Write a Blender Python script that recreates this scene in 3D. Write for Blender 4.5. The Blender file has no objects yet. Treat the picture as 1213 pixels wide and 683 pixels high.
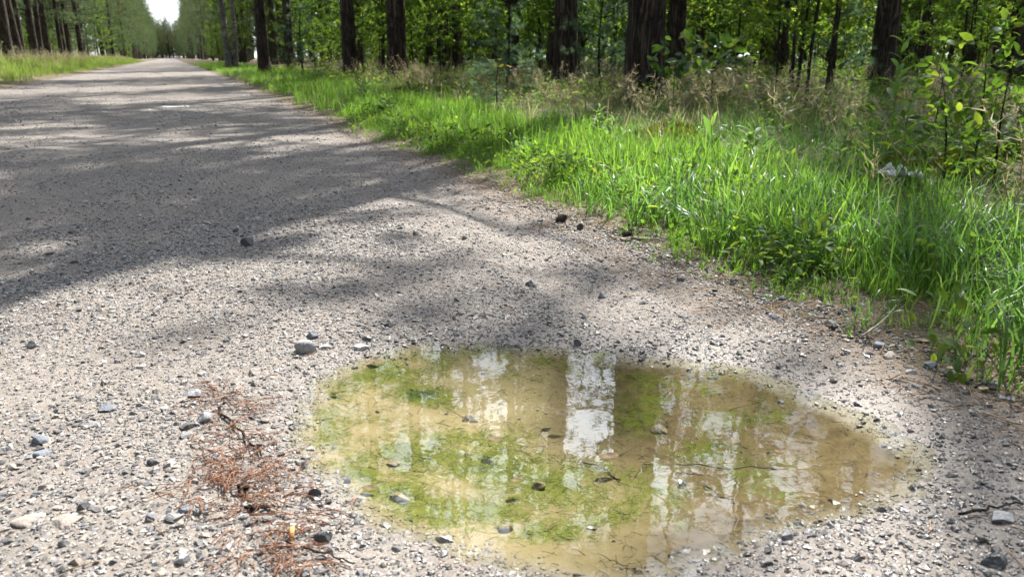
import bpy, bmesh, math
import numpy as np
from mathutils import Vector, Matrix

SC = bpy.context.scene
COL = SC.collection
PI = math.pi

# ------------------------------------------------------------------ camera
CAM_H, LENS, PITCH, YAW = 0.60, 28.0, math.radians(16.17), math.radians(22.4)
PW, PH = 1213.0, 683.0
F = LENS / 36.0 * PW
cam_d = bpy.data.cameras.new("camera")
cam_d.lens = LENS; cam_d.sensor_width = 36.0
cam_d.clip_start = 0.02; cam_d.clip_end = 6000
cam_d.dof.use_dof = True; cam_d.dof.focus_distance = 2.0; cam_d.dof.aperture_fstop = 9.0
cam = bpy.data.objects.new("camera", cam_d); COL.objects.link(cam)
cam.location = (0, 0, CAM_H)
cam.rotation_euler = (PI / 2 - PITCH, 0, -YAW)
SC.camera = cam
C_F = np.array([math.sin(YAW) * math.cos(PITCH), math.cos(YAW) * math.cos(PITCH), -math.sin(PITCH)])
C_R = np.array([math.cos(YAW), -math.sin(YAW), 0.0])
C_U = np.cross(C_R, C_F)
C_P = np.array([0, 0, CAM_H])

# ------------------------------------------------------------------ light
SUN_AZ, SUN_EL = math.radians(45.5), math.radians(50.0)      # azimuth from +Y towards +X
SUN_V = np.array([math.sin(SUN_AZ) * math.cos(SUN_EL), math.cos(SUN_AZ) * math.cos(SUN_EL), math.sin(SUN_EL)])
sun_d = bpy.data.lights.new("sun", "SUN"); sun_d.energy = 5.0; sun_d.angle = math.radians(0.53); sun_d.color = (1.0, 0.955, 0.88)
sun = bpy.data.objects.new("sun", sun_d); COL.objects.link(sun)
sun.rotation_euler = Vector(-SUN_V).to_track_quat('-Z', 'Y').to_euler(); sun.location = (20, 20, 30)

world = bpy.data.worlds.new("World"); SC.world = world; world.use_nodes = True
wn, wl_ = world.node_tree.nodes, world.node_tree.links
wn.clear()
w_out = wn.new("ShaderNodeOutputWorld")
w_bg = wn.new("ShaderNodeBackground"); w_bg.inputs[1].default_value = 0.05
w_sky = wn.new("ShaderNodeTexSky"); w_sky.sky_type = 'NISHITA'; w_sky.sun_disc = False
w_sky.sun_elevation = SUN_EL; w_sky.sun_rotation = SUN_AZ
w_sky.air_density = 1.0; w_sky.dust_density = 1.0; w_sky.ozone_density = 1.0
# thin broken white cloud all over the sky
w_tc = wn.new("ShaderNodeTexCoord")
w_map = wn.new("ShaderNodeMapping"); w_map.inputs['Scale'].default_value = (1.0, 1.0, 2.2)
w_no = wn.new("ShaderNodeTexNoise"); w_no.inputs['Scale'].default_value = 2.6; w_no.inputs['Detail'].default_value = 7; w_no.inputs['Roughness'].default_value = 0.55
w_rmp = wn.new("ShaderNodeMapRange"); w_rmp.inputs[1].default_value = 0.40; w_rmp.inputs[2].default_value = 0.60
w_mix = wn.new("ShaderNodeMix"); w_mix.data_type = 'RGBA'
w_dot = wn.new("ShaderNodeVectorMath"); w_dot.operation = 'DOT_PRODUCT'; w_dot.inputs[1].default_value = tuple(SUN_V)
w_pow = wn.new("ShaderNodeMath"); w_pow.operation = 'POWER'; w_pow.inputs[1].default_value = 5.0     # cloud scatters sunlight forward
w_mad = wn.new("ShaderNodeMath"); w_mad.operation = 'MULTIPLY_ADD'; w_mad.inputs[1].default_value = 46.0
w_cmx = wn.new("ShaderNodeMath"); w_cmx.operation = 'MAXIMUM'; w_cmx.inputs[1].default_value = 0.0
w_col = wn.new("ShaderNodeVectorMath"); w_col.operation = 'SCALE'; w_col.inputs[0].default_value = (.90, .96, 1.05)
wl_.new(w_tc.outputs['Generated'], w_map.inputs[0]); wl_.new(w_map.outputs[0], w_no.inputs['Vector'])
wl_.new(w_no.outputs['Fac'], w_rmp.inputs[0]); wl_.new(w_rmp.outputs[0], w_mix.inputs[0])
wl_.new(w_tc.outputs['Generated'], w_dot.inputs[0]); wl_.new(w_dot.outputs['Value'], w_cmx.inputs[0]); wl_.new(w_cmx.outputs[0], w_pow.inputs[0])
w_sep = wn.new("ShaderNodeSeparateXYZ"); w_inv = wn.new("ShaderNodeMath"); w_inv.operation = 'SUBTRACT'; w_inv.inputs[0].default_value = 1.0; w_inv.use_clamp = True
w_hp = wn.new("ShaderNodeMath"); w_hp.operation = 'POWER'; w_hp.inputs[1].default_value = 6.0                # bright haze towards the horizon
w_hm = wn.new("ShaderNodeMath"); w_hm.operation = 'MULTIPLY_ADD'; w_hm.inputs[1].default_value = 10.0; w_hm.inputs[2].default_value = 5.5
wl_.new(w_tc.outputs['Generated'], w_sep.inputs[0]); wl_.new(w_sep.outputs['Z'], w_inv.inputs[1]); wl_.new(w_inv.outputs[0], w_hp.inputs[0]); wl_.new(w_hp.outputs[0], w_hm.inputs[0]); wl_.new(w_hm.outputs[0], w_mad.inputs[2])
wl_.new(w_pow.outputs[0], w_mad.inputs[0]); wl_.new(w_mad.outputs[0], w_col.inputs['Scale']); wl_.new(w_col.outputs[0], w_mix.inputs[7])
wl_.new(w_sky.outputs[0], w_mix.inputs[6]); wl_.new(w_mix.outputs[2], w_bg.inputs[0]); wl_.new(w_bg.outputs[0], w_out.inputs[0])

SC.view_settings.view_transform = 'Standard'; SC.view_settings.look = 'None'
SC.view_settings.gamma = 1.0; SC.view_settings.use_curve_mapping = False
SC.view_settings.exposure = 1.68
SC.render.engine = 'CYCLES'
cy = SC.cycles
cy.max_bounces = 5; cy.diffuse_bounces = 3; cy.glossy_bounces = 2; cy.transmission_bounces = 3; cy.transparent_max_bounces = 10
cy.caustics_reflective = False; cy.caustics_refractive = False
cy.sample_clamp_indirect = 6.0
cy.use_adaptive_sampling = True; cy.adaptive_threshold = 0.03
cy.use_denoising = True
try:
    cy.denoiser = 'OPENIMAGEDENOISE'; cy.denoising_prefilter = 'ACCURATE'; cy.denoising_input_passes = 'RGB_ALBEDO_NORMAL'
except Exception: pass

# ------------------------------------------------------------------ helpers: pixels, noise
def ray(px, py):
    d = C_F + C_R * ((px - PW / 2) / F) + C_U * ((PH / 2 - py) / F)
    return d
def gp(px, py, z=0.0):
    "the point of the plane at height z that the photograph shows at this pixel"
    d = ray(px, py); t = (z - CAM_H) / d[2]
    return C_P + d * t
def at_depth(px, depth, py=68.0):
    return C_P + ray(px, py) * depth
def to_pix(P):
    Q = P - C_P
    zc = Q @ C_F
    zc = np.where(np.abs(zc) < 1e-6, 1e-6, zc)
    return PW / 2 + F * (Q @ C_R) / zc, PH / 2 - F * (Q @ C_U) / zc, zc

_perm = np.random.default_rng(11).permutation(256).astype(np.int64)
_perm = np.concatenate([_perm, _perm, _perm])
_grad = np.array([[math.cos(a), math.sin(a)] for a in np.linspace(0, 2 * PI, 16, endpoint=False)])
def pnoise(x, y):
    x = np.asarray(x, float); y = np.asarray(y, float); x, y = np.broadcast_arrays(x, y)
    xi = np.floor(x).astype(np.int64); yi = np.floor(y).astype(np.int64)
    xf = x - xi; yf = y - yi
    u = xf * xf * xf * (xf * (xf * 6 - 15) + 10); v = yf * yf * yf * (yf * (yf * 6 - 15) + 10)
    def g(ix, iy, dx, dy):
        h = _perm[_perm[ix & 255] + (iy & 255)] & 15
        return _grad[h, 0] * dx + _grad[h, 1] * dy
    n00 = g(xi, yi, xf, yf); n10 = g(xi + 1, yi, xf - 1, yf)
    n01 = g(xi, yi + 1, xf, yf - 1); n11 = g(xi + 1, yi + 1, xf - 1, yf - 1)
    return (n00 * (1 - u) + n10 * u) * (1 - v) + (n01 * (1 - u) + n11 * u) * v
def fbm(x, y, o=4):
    s = 0; a = 1.0; f = 1.0
    for k in range(o):
        s = s + a * pnoise(x * f + 17.3 * k, y * f - 9.1 * k); a *= 0.5; f *= 2.03
    return s
def smooth(a, b, x):
    t = np.clip((x - a) / (b - a), 0, 1); return t * t * (3 - 2 * t)

def poly_sd(poly, x, y, far=0.6):
    "signed distance to a polygon, negative inside; far points get far"
    out = np.full(x.shape, far); lo = poly.min(0) - far; hi = poly.max(0) + far
    m = (x > lo[0]) & (x < hi[0]) & (y > lo[1]) & (y < hi[1])
    if not m.any(): return out
    p = np.stack([x[m], y[m]], 1); res = np.full(len(p), 1e9); ins = np.zeros(len(p), bool)
    n = len(poly)
    for i in range(n):
        a = poly[i]; b = poly[(i + 1) % n]; ab = b - a; L = ab @ ab
        t = np.clip(((p - a) @ ab) / L, 0, 1)
        d = np.hypot(p[:, 0] - a[0] - t * ab[0], p[:, 1] - a[1] - t * ab[1])
        res = np.minimum(res, d)
        c = ((a[1] > p[:, 1]) != (b[1] > p[:, 1]))
        with np.errstate(divide='ignore', invalid='ignore'):
            xx = (b[0] - a[0]) * (p[:, 1] - a[1]) / (b[1] - a[1]) + a[0]
        ins ^= c & (p[:, 0] < xx)
    res = np.where(ins, -res, res)
    out[m] = np.minimum(res, far)
    return out
def in_poly(poly, x, y):
    ins = np.zeros(np.shape(x), bool); n = len(poly)
    for i in range(n):
        a = poly[i]; b = poly[(i + 1) % n]
        if a[1] == b[1]: continue
        c = ((a[1] > y) != (b[1] > y))
        ins ^= c & (x < (b[0] - a[0]) * (y - a[1]) / (b[1] - a[1]) + a[0])
    return ins

# ------------------------------------------------------------------ helpers: meshes
def make_mesh(name, V, faces, mat=None, smooth_sh=True, attrs=None):
    "faces: list of int arrays (n,3) / (n,4)"
    me = bpy.data.meshes.new(name)
    V = np.asarray(V, np.float32)
    me.vertices.add(len(V)); me.vertices.foreach_set("co", V.ravel())
    faces = [np.asarray(f, np.int32) for f in faces if len(f)]
    if faces:
        tot = np.concatenate([np.full(len(f), f.shape[1], np.int32) for f in faces])
        idx = np.concatenate([f.ravel() for f in faces])
        st = np.concatenate([[0], np.cumsum(tot)[:-1]]).astype(np.int32)
        me.loops.add(len(idx)); me.loops.foreach_set("vertex_index", idx)
        me.polygons.add(len(tot)); me.polygons.foreach_set("loop_start", st)
        try: me.polygons.foreach_set("loop_total", tot)
        except Exception: pass
        me.polygons.foreach_set("use_smooth", np.full(len(tot), bool(smooth_sh)))
    for k, a in (attrs or {}).items():
        a = np.asarray(a, np.float32)
        at = me.attributes.new(k, 'FLOAT', 'POINT'); at.data.foreach_set("value", a)
    if mat: me.materials.append(mat)
    me.update(calc_edges=True); me.validate()
    return me

class MB:
    def __init__(s): s.v = []; s.q = []; s.t = []; s.n = 0; s.a = []
    def add(s, V, q=None, t=None, tint=0.5):
        V = np.asarray(V, float)
        if q is not None and len(q): s.q.append(np.asarray(q) + s.n)
        if t is not None and len(t): s.t.append(np.asarray(t) + s.n)
        s.v.append(V); s.a.append(np.broadcast_to(np.asarray(tint, float), (len(V),))); s.n += len(V)
        return s
    def tube(s, P, R, k=6, cap=True, tint=0.5):
        P = np.asarray(P, float); R = np.broadcast_to(np.asarray(R, float), (len(P),)); n = len(P)
        T = np.gradient(P, axis=0); T /= np.linalg.norm(T, axis=1, keepdims=True) + 1e-9
        ref = np.array([0.31, 0.87, 0.38]) if abs(T[0] @ np.array([0.31, 0.87, 0.38])) < 0.9 else np.array([1.0, 0, 0])
        A = np.cross(T, ref); A /= np.linalg.norm(A, axis=1, keepdims=True) + 1e-9; B = np.cross(T, A)
        an = np.linspace(0, 2 * PI, k, endpoint=False)
        V = P[:, None] + R[:, None, None] * (A[:, None] * np.cos(an)[None, :, None] + B[:, None] * np.sin(an)[None, :, None])
        i = np.arange(n - 1)[:, None] * k; j = np.arange(k)[None]; j2 = (j + 1) % k
        q = np.stack([i + j, i + j2, i + k + j2, i + k + j], -1).reshape(-1, 4)
        V = V.reshape(-1, 3); t = None
        if cap:
            V = np.vstack([V, P[:1], P[-1:]]); c0 = n * k; jj = np.arange(k)
            t = np.vstack([np.stack([np.full(k, c0), (jj + 1) % k, jj], 1),
                           np.stack([np.full(k, c0 + 1), (n - 1) * k + jj, (n - 1) * k + (jj + 1) % k], 1)])
        return s.add(V, q, t, tint)
    def mesh(s, name, mat, sm=True):
        f = []
        if s.q: f.append(np.vstack(s.q))
        if s.t: f.append(np.vstack(s.t))
        return make_mesh(name, np.vstack(s.v), f, mat, sm, {'tint': np.concatenate(s.a)})

def unit(v): return v / (np.linalg.norm(v, axis=-1, keepdims=True) + 1e-9)
def rsphere(rng, n): return unit(rng.normal(size=(n, 3)))

def leaf_mesh_arrays(mb, P, D, N, L, Wd, tint, detail=False):
    "folded leaves: P base, D direction, N normal, L length, Wd width"
    n = len(P); D = unit(D); S = unit(np.cross(D, N)); N = unit(np.cross(S, D))
    L = np.broadcast_to(L, (n,))[:, None]; Wd = np.broadcast_to(Wd, (n,))[:, None]
    o = np.arange(n)[:, None]
    if not detail:
        V = np.stack([P, P + D * L * .45 + S * Wd * .5 + N * Wd * .16, P + D * L, P + D * L * .45 - S * Wd * .5 + N * Wd * .16], 1)
        t = np.concatenate([o * 4 + np.array([[0, 1, 2]]), o * 4 + np.array([[0, 2, 3]])])
        mb.add(V.reshape(-1, 3), None, t, np.repeat(np.broadcast_to(tint, (n,)), 4))
    else:
        prof = [(.0, .06, .0), (.22, .40, -.01), (.5, .5, .0), (.78, .34, -.06), (1.0, .02, -.16)]
        rows = []
        for (a, w, b) in prof:
            c = P + D * L * a + N * L * b
            rows += [c + S * Wd * w + N * Wd * .12 * (w > .1), c, c - S * Wd * w + N * Wd * .12 * (w > .1)]
        V = np.stack(rows, 1); q = []
        for r in range(4):
            for c in range(2): q.append([r * 3 + c, r * 3 + c + 1, r * 3 + c + 4, r * 3 + c + 3])
        q = (np.arange(n)[:, None, None] * 15 + np.array(q)[None]).reshape(-1, 4)
        mb.add(V.reshape(-1, 3), q, None, np.repeat(np.broadcast_to(tint, (n,)), 15))

def needle_arrays(mb, rng, Cn, Dn, length, width, k):
    "tufts of needles: one thin triangle each"
    n = len(Cn)
    d = unit(Dn[:, None] * 0.55 + rng.normal(size=(n, k, 3)) * 0.55)
    S = unit(np.cross(d, rng.normal(size=(n, k, 3))))
    L = (length * rng.uniform(.7, 1.15, (n, k)))[..., None]
    b = Cn[:, None] + rng.normal(size=(n, k, 3)) * length * 0.12
    V = np.stack([b + S * width * .5, b - S * width * .5, b + d * L], 2).reshape(-1, 3)
    t = np.arange(n * k * 3).reshape(-1, 3)
    mb.add(V, None, t, np.repeat(rng.uniform(0, 1, n), k * 3))

def link(o, parent=None):
    COL.objects.link(o)
    if parent is not None: o.parent = parent
    return o
def obj(name, me, parent=None, loc=(0, 0, 0), rot=(0, 0, 0)):
    o = bpy.data.objects.new(name, me); o.location = loc; o.rotation_euler = rot
    if parent is not None and name in ('branches', 'crown', 'foliage'): o['kind'] = 'stuff'
    return link(o, parent)
def tag(o, label=None, cat=None, group=None, kind=None):
    if label: o['label'] = label
    if cat: o['category'] = cat
    if group: o['group'] = group
    if kind: o['kind'] = kind
    return o
def thing(name, loc, label, cat, group=None, rz=0.0, sc=1.0, tilt=(0, 0)):
    e = bpy.data.objects.new(name, None); e.empty_display_size = .2
    e.location = loc; e.rotation_euler = (tilt[0], tilt[1], rz); e.scale = (sc, sc, sc)
    link(e); return tag(e, label, cat, group)

def scatter(name, protos, P, R, S, I, label, cat):
    "one object of 'stuff': every point carries a copy of one of the small shapes"
    P = np.asarray(P, np.float32); n = len(P)
    me = bpy.data.meshes.new(name); me.vertices.add(n); me.vertices.foreach_set("co", P.ravel())
    a = me.attributes.new("rot", 'FLOAT_VECTOR', 'POINT'); a.data.foreach_set("vector", np.asarray(R, np.float32).ravel())
    S = np.asarray(S, np.float32)
    if S.ndim == 1: S = np.repeat(S[:, None], 3, 1)
    a = me.attributes.new("scl", 'FLOAT_VECTOR', 'POINT'); a.data.foreach_set("vector", S.ravel())
    a = me.attributes.new("idx", 'INT', 'POINT'); a.data.foreach_set("value", np.asarray(I, np.int32))
    me.update()
    c = bpy.data.collections.new(name + "_shapes")
    for i, pm in enumerate(protos):
        c.objects.link(bpy.data.objects.new("%s_shape_%02d" % (name, i), pm))
    g = bpy.data.node_groups.new(name, 'GeometryNodeTree'); nd, lk = g.nodes, g.links
    g.interface.new_socket("Geometry", in_out='INPUT', socket_type='NodeSocketGeometry')
    g.interface.new_socket("Geometry", in_out='OUTPUT', socket_type='NodeSocketGeometry')
    gi = nd.new('NodeGroupInput'); go = nd.new('NodeGroupOutput')
    ci = nd.new('GeometryNodeCollectionInfo'); ci.inputs[0].default_value = c
    ci.inputs[1].default_value = True; ci.inputs[2].default_value = True
    ip = nd.new('GeometryNodeInstanceOnPoints'); ip.inputs['Pick Instance'].default_value = True
    def na(nm, ty):
        x = nd.new('GeometryNodeInputNamedAttribute'); x.data_type = ty; x.inputs[0].default_value = nm
        return [o for o in x.outputs if o.enabled][0]
    er = nd.new('FunctionNodeEulerToRotation')
    lk.new(na("rot", 'FLOAT_VECTOR'), er.inputs[0])
    lk.new(gi.outputs[0], ip.inputs['Points']); lk.new(ci.outputs[0], ip.inputs['Instance'])
    lk.new(na("idx", 'INT'), ip.inputs['Instance Index']); lk.new(er.outputs[0], ip.inputs['Rotation'])
    lk.new(na("scl", 'FLOAT_VECTOR'), ip.inputs['Scale']); lk.new(ip.outputs[0], go.inputs[0])
    o = obj(name, me); m = o.modifiers.new("scatter", 'NODES'); m.node_group = g
    return tag(o, label, cat, kind='stuff')

# ------------------------------------------------------------------ materials
class NT:
    def __init__(s, name):
        s.m = bpy.data.materials.new(name); s.m.use_nodes = True
        s.n = s.m.node_tree.nodes; s.l = s.m.node_tree.links; s.n.clear()
        s.out = s.n.new('ShaderNodeOutputMaterial')
    def node(s, t, **kw):
        x = s.n.new(t)
        for k, v in kw.items():
            if k in x.inputs: x.inputs[k].default_value = v
            else: setattr(x, k, v)
        return x
    def put(s, sock, v):
        if hasattr(v, 'is_linked') or isinstance(v, bpy.types.NodeSocket): s.l.new(v, sock)
        else: sock.default_value = v
    def attr(s, nm): return s.node('ShaderNodeAttribute', attribute_name=nm).outputs['Fac']
    def rnd(s): return s.node('ShaderNodeObjectInfo').outputs['Random']
    def obco(s): return s.node('ShaderNodeTexCoord').outputs['Object']
    def noise(s, scale, detail=3, rough=.55, vec=None, dist=0.0):
        x = s.node('ShaderNodeTexNoise'); x.inputs['Scale'].default_value = scale; x.inputs['Detail'].default_value = detail
        x.inputs['Roughness'].default_value = rough; x.inputs['Distortion'].default_value = dist
        if vec is not None: s.l.new(vec, x.inputs['Vector'])
        return x.outputs['Fac']
    def voro(s, scale, vec=None, out='Color', feature='F1'):
        x = s.node('ShaderNodeTexVoronoi'); x.feature = feature; x.inputs['Scale'].default_value = scale
        if vec is not None: s.l.new(vec, x.inputs['Vector'])
        return x.outputs[out]
    def math(s, op, a, b=0.0, clamp=False):
        x = s.node('ShaderNodeMath', operation=op); x.use_clamp = clamp; s.put(x.inputs[0], a); s.put(x.inputs[1], b); return x.outputs[0]
    def rng(s, v, a, b, c=0.0, d=1.0):
        x = s.node('ShaderNodeMapRange'); s.put(x.inputs[0], v)
        for i, q in enumerate((a, b, c, d)): x.inputs[i + 1].default_value = q
        return x.outputs[0]
    def mix(s, f, a, b, blend='MIX'):
        x = s.node('ShaderNodeMix', data_type='RGBA', blend_type=blend)
        s.put(x.inputs[0], f); s.put(x.inputs[6], c4(a)); s.put(x.inputs[7], c4(b)); return x.outputs[2]
    def ramp(s, f, stops, const=False):
        x = s.node('ShaderNodeValToRGB'); e = x.color_ramp.elements
        if const: x.color_ramp.interpolation = 'CONSTANT'
        while len(e) < len(stops): e.new(0.5)
        for i, (p, c) in enumerate(stops): e[i].position = p; e[i].color = c4(c)
        s.put(x.inputs[0], f); return x.outputs[0]
    def mapping(s, vec, scale):
        x = s.node('ShaderNodeMapping'); x.inputs['Scale'].default_value = scale; s.l.new(vec, x.inputs[0]); return x.outputs[0]
    def bump(s, h, strength, dist, nrm=None):
        x = s.node('ShaderNodeBump'); x.inputs['Strength'].default_value = strength; x.inputs['Distance'].default_value = dist
        s.l.new(h, x.inputs['Height'])
        if nrm is not None: s.l.new(nrm, x.inputs['Normal'])
        return x.outputs[0]
    def principled(s, col, rough=.8, normal=None, spec=.4, **kw):
        b = s.node('ShaderNodeBsdfPrincipled'); s.put(b.inputs['Base Color'], c4(col)); s.put(b.inputs['Roughness'], rough)
        s.put(b.inputs['Specular IOR Level'], spec)
        if normal is not None: s.l.new(normal, b.inputs['Normal'])
        for k, v in kw.items(): s.put(b.inputs[k], v)
        s.l.new(b.outputs[0], s.out.inputs[0]); return b
def c4(c):
    if isinstance(c, (tuple, list)) and len(c) == 3: return (c[0], c[1], c[2], 1.0)
    return c

def leaf_material(name, stops, trans, tfac=.42, gloss=.10, rough=.38, var=.5):
    m = NT(name)
    t = m.math('ADD', m.math('MULTIPLY', m.attr('tint'), 1 - var), m.math('MULTIPLY', m.rnd(), var))
    col = m.ramp(t, stops)
    d = m.node('ShaderNodeBsdfDiffuse'); m.l.new(col, d.inputs[0])
    tr = m.node('ShaderNodeBsdfTranslucent')
    tc = m.mix(1.0, col, trans, 'MULTIPLY'); m.l.new(tc, tr.inputs[0])
    mx = m.node('ShaderNodeMixShader'); mx.inputs[0].default_value = tfac
    m.l.new(d.outputs[0], mx.inputs[1]); m.l.new(tr.outputs[0], mx.inputs[2])
    gl = m.node('ShaderNodeBsdfGlossy'); gl.inputs['Roughness'].default_value = rough; gl.inputs[0].default_value = (.9, .95, 1, 1)
    lw = m.node('ShaderNodeLayerWeight'); lw.inputs[0].default_value = .28
    fm = m.math('ADD', m.math('MULTIPLY', lw.outputs['Facing'], gloss * 1.0), gloss * .16)
    mx2 = m.node('ShaderNodeMixShader'); m.l.new(fm, mx2.inputs[0])
    m.l.new(mx.outputs[0], mx2.inputs[1]); m.l.new(gl.outputs[0], mx2.inputs[2])
    m.l.new(mx2.outputs[0], m.out.inputs[0])
    return m.m

M = {}
M['grass'] = leaf_material('green_grass', [(0, (.040, .085, .016)), (.45, (.075, .135, .022)), (.8, (.115, .175, .032)), (1, (.18, .19, .055))], (2.1, 2.45, 1.4), .50, .055, .42)
M['lush'] = leaf_material('lush_grass', [(0, (.042, .09, .022)), (.6, (.075, .135, .03)), (1, (.14, .19, .05))], (2.0, 2.4, 1.5), .46, .07, .36)
M['dry'] = leaf_material('dry_grass', [(0, (.15, .14, .075)), (.5, (.27, .235, .15)), (1, (.42, .37, .27))], (1.35, 1.35, 1.15), .42, .02, .5)
M['left'] = leaf_material('pale_verge_grass', [(0, (.075, .14, .03)), (.5, (.12, .19, .04)), (1, (.22, .235, .075))], (1.8, 1.7, 1.3), .45, .03, .5)
M['weed'] = leaf_material('weed_leaf', [(0, (.05, .11, .025)), (1, (.12, .19, .05))], (2.2, 2.2, 1.5), .45, .04, .45)
M['leafy'] = leaf_material('broad_leaf', [(0, (.026, .062, .014)), (.6, (.052, .105, .022)), (1, (.125, .17, .032))], (3.2, 2.8, 1.2), .52, .025, .5, .35)
M['oak'] = leaf_material('oak_leaf', [(0, (.03, .07, .02)), (.8, (.06, .11, .025)), (1, (.14, .13, .03))], (2.6, 2.4, 1.2), .42, .06, .36)
M['pine'] = leaf_material('pine_needle', [(0, (.040, .068, .032)), (.6, (.070, .105, .048)), (1, (.11, .145, .065))], (1.7, 1.7, 1.3), .35, .03, .5)
M['youngpine'] = leaf_material('young_pine_needle', [(0, (.06, .11, .06)), (1, (.12, .19, .11))], (1.8, 1.8, 1.4), .38, .04, .45)
M['petal_y'] = leaf_material('yellow_petal', [(0, (.65, .5, .02)), (1, (.75, .6, .04))], (1.2, 1.2, 1), .3, .02)
M['petal_w'] = leaf_material('white_petal', [(0, (.7, .72, .68)), (1, (.8, .8, .78))], (1.1, 1.1, 1.1), .3, .02)
M['moss'] = leaf_material('moss', [(0, (.10, .12, .02)), (1, (.20, .20, .035))], (1.3, 1.3, 1), .2, .01, .7)

def bark_mat(name, c0, c1, c2, sx=30.0, sz=4.5, up=None):
    m = NT(name); co = m.obco()
    v = m.mapping(co, (sx, sx, sz)); v2 = m.mapping(co, (sx * 2.2, sx * 2.2, sz * 3.5))
    n = m.noise(.5, 6, .62, v, .9); n2 = m.noise(1.0, 5, .65, v2, .5)
    rid = m.math('ABSOLUTE', m.math('SUBTRACT', n, .5)); crack = m.rng(rid, .0, .085)
    t = m.math('ADD', m.math('MULTIPLY', n2, .7), m.math('MULTIPLY', n, .3))
    col = m.mix(crack, c0, m.mix(m.rng(t, .36, .66), c1, c2))
    if up is not None:
        z = m.node('ShaderNodeSeparateXYZ'); m.l.new(co, z.inputs[0])
        col = m.mix(m.rng(z.outputs[2], 5.0, 9.0), col, m.mix(n2, up, (up[0] * .6, up[1] * .6, up[2] * .6)))
    h = m.math('ADD', m.math('MULTIPLY', crack, 1.0), m.math('MULTIPLY', n2, .7))
    m.principled(col, .92, m.bump(h, 1.0, .035), .2)
    return m.m
M['bark'] = bark_mat('pine_bark', (.018, .014, .011), (.066, .051, .041), (.135, .108, .087), up=(.20, .105, .055))
M['bark2'] = bark_mat('grey_bark', (.022, .019, .015), (.05, .043, .034), (.085, .075, .06), 60, 14)
M['birch'] = bark_mat('birch_bark', (.04, .035, .03), (.30, .29, .27), (.48, .47, .44), 8, 40)
M['twig'] = bark_mat('twig_bark', (.03, .02, .015), (.07, .048, .036), (.12, .088, .066), 120, 30)

def stone_mat(name, wet=False, stops=None, sc=60):
    m = NT(name); co = m.obco(); r = m.rnd()
    stops = stops or [(0, (.05, .052, .058)), (.10, (.085, .088, .097)), (.26, (.135, .138, .148)), (.44, (.185, .185, .188)),
                      (.60, (.235, .217, .20)), (.75, (.215, .18, .155)), (.83, (.28, .265, .25)), (.95, (.36, .35, .335))]
    col = m.ramp(r, stops, True)
    n = m.noise(sc * .02, 5, .6, co)
    col = m.mix(m.rng(n, .3, .7, 0, .55), col, m.mix(.5, col, (.30, .26, .22)))
    if wet: col = m.mix(1.0, col, (.78, .76, .75), 'MULTIPLY')
    m.principled(col, .27 if wet else .72, m.bump(n, .25, .2), .6 if wet else .35)
    return m.m
M['gravel'] = stone_mat('gravel'); M['gravel_wet'] = stone_mat('wet_gravel', True)

def rock_mat(name, base, alt, wet=False):
    m = NT(name); co = m.obco()
    n = m.noise(38, 6, .65, co); n2 = m.noise(170, 3, .6, co)
    col = m.mix(m.rng(n, .32, .68), base, alt); col = m.mix(m.rng(n2, .4, .75, 0, .5), col, tuple(min(1, c * 1.7) for c in base))
    m.principled(col, .25 if wet else .75, m.bump(m.math('ADD', n, n2), .5, .004), .5 if wet else .3)
    return m.m
M['rock_dark'] = rock_mat('dark_stone', (.065, .066, .07), (.115, .115, .12))
M['rock_blue'] = rock_mat('blue_grey_stone', (.105, .115, .135), (.175, .185, .205))
M['rock_pale'] = rock_mat('pale_grey_stone', (.19, .19, .20), (.31, .305, .30))
M['rock_tan'] = rock_mat('tan_stone', (.20, .172, .15), (.27, .235, .205))
M['rock_wet'] = rock_mat('wet_dark_stone', (.03, .032, .035), (.06, .06, .064), True)
M['rock_olive'] = rock_mat('silty_stone', (.11, .09, .052), (.15, .122, .07))

def plain(name, col, rough=.8, alt=None, sc=80):
    m = NT(name); n = m.noise(sc, 4, .6, m.obco())
    alt = alt or tuple(c * .6 for c in col)
    t = m.math('ADD', m.math('MULTIPLY', n, .5), m.math('MULTIPLY', m.attr('tint'), .5))
    m.principled(m.mix(m.rng(t, .3, .7), col, alt), rough, m.bump(n, .3, .003), .3); return m.m
M['needle_red'] = plain('dead_needle', (.22, .10, .052), .7, (.12, .058, .034))
M['needle_tan'] = plain('old_needle', (.30, .20, .11), .7, (.18, .11, .06))
M['debris'] = plain('sunken_debris', (.06, .045, .025), .7, (.03, .022, .014))
M['deadleaf'] = plain('dead_leaf', (.12, .078, .04), .8, (.06, .04, .022))
M['litterleaf'] = plain('pale_dead_leaf', (.36, .27, .18), .7, (.22, .16, .10))
M['cone'] = plain('pine_cone_scale', (.10, .078, .062), .8, (.055, .042, .034))
M['filter'] = plain('filter_paper', (.55, .29, .11), .85, (.42, .20, .07), 300)
M['paper'] = plain('white_paper', (.62, .62, .63), .85, (.48, .49, .51), 60)
M['ash'] = plain('ash', (.10, .09, .085), .95)
M['wood'] = plain('dead_wood', (.34, .30, .25), .85, (.22, .19, .15), 60)

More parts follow.
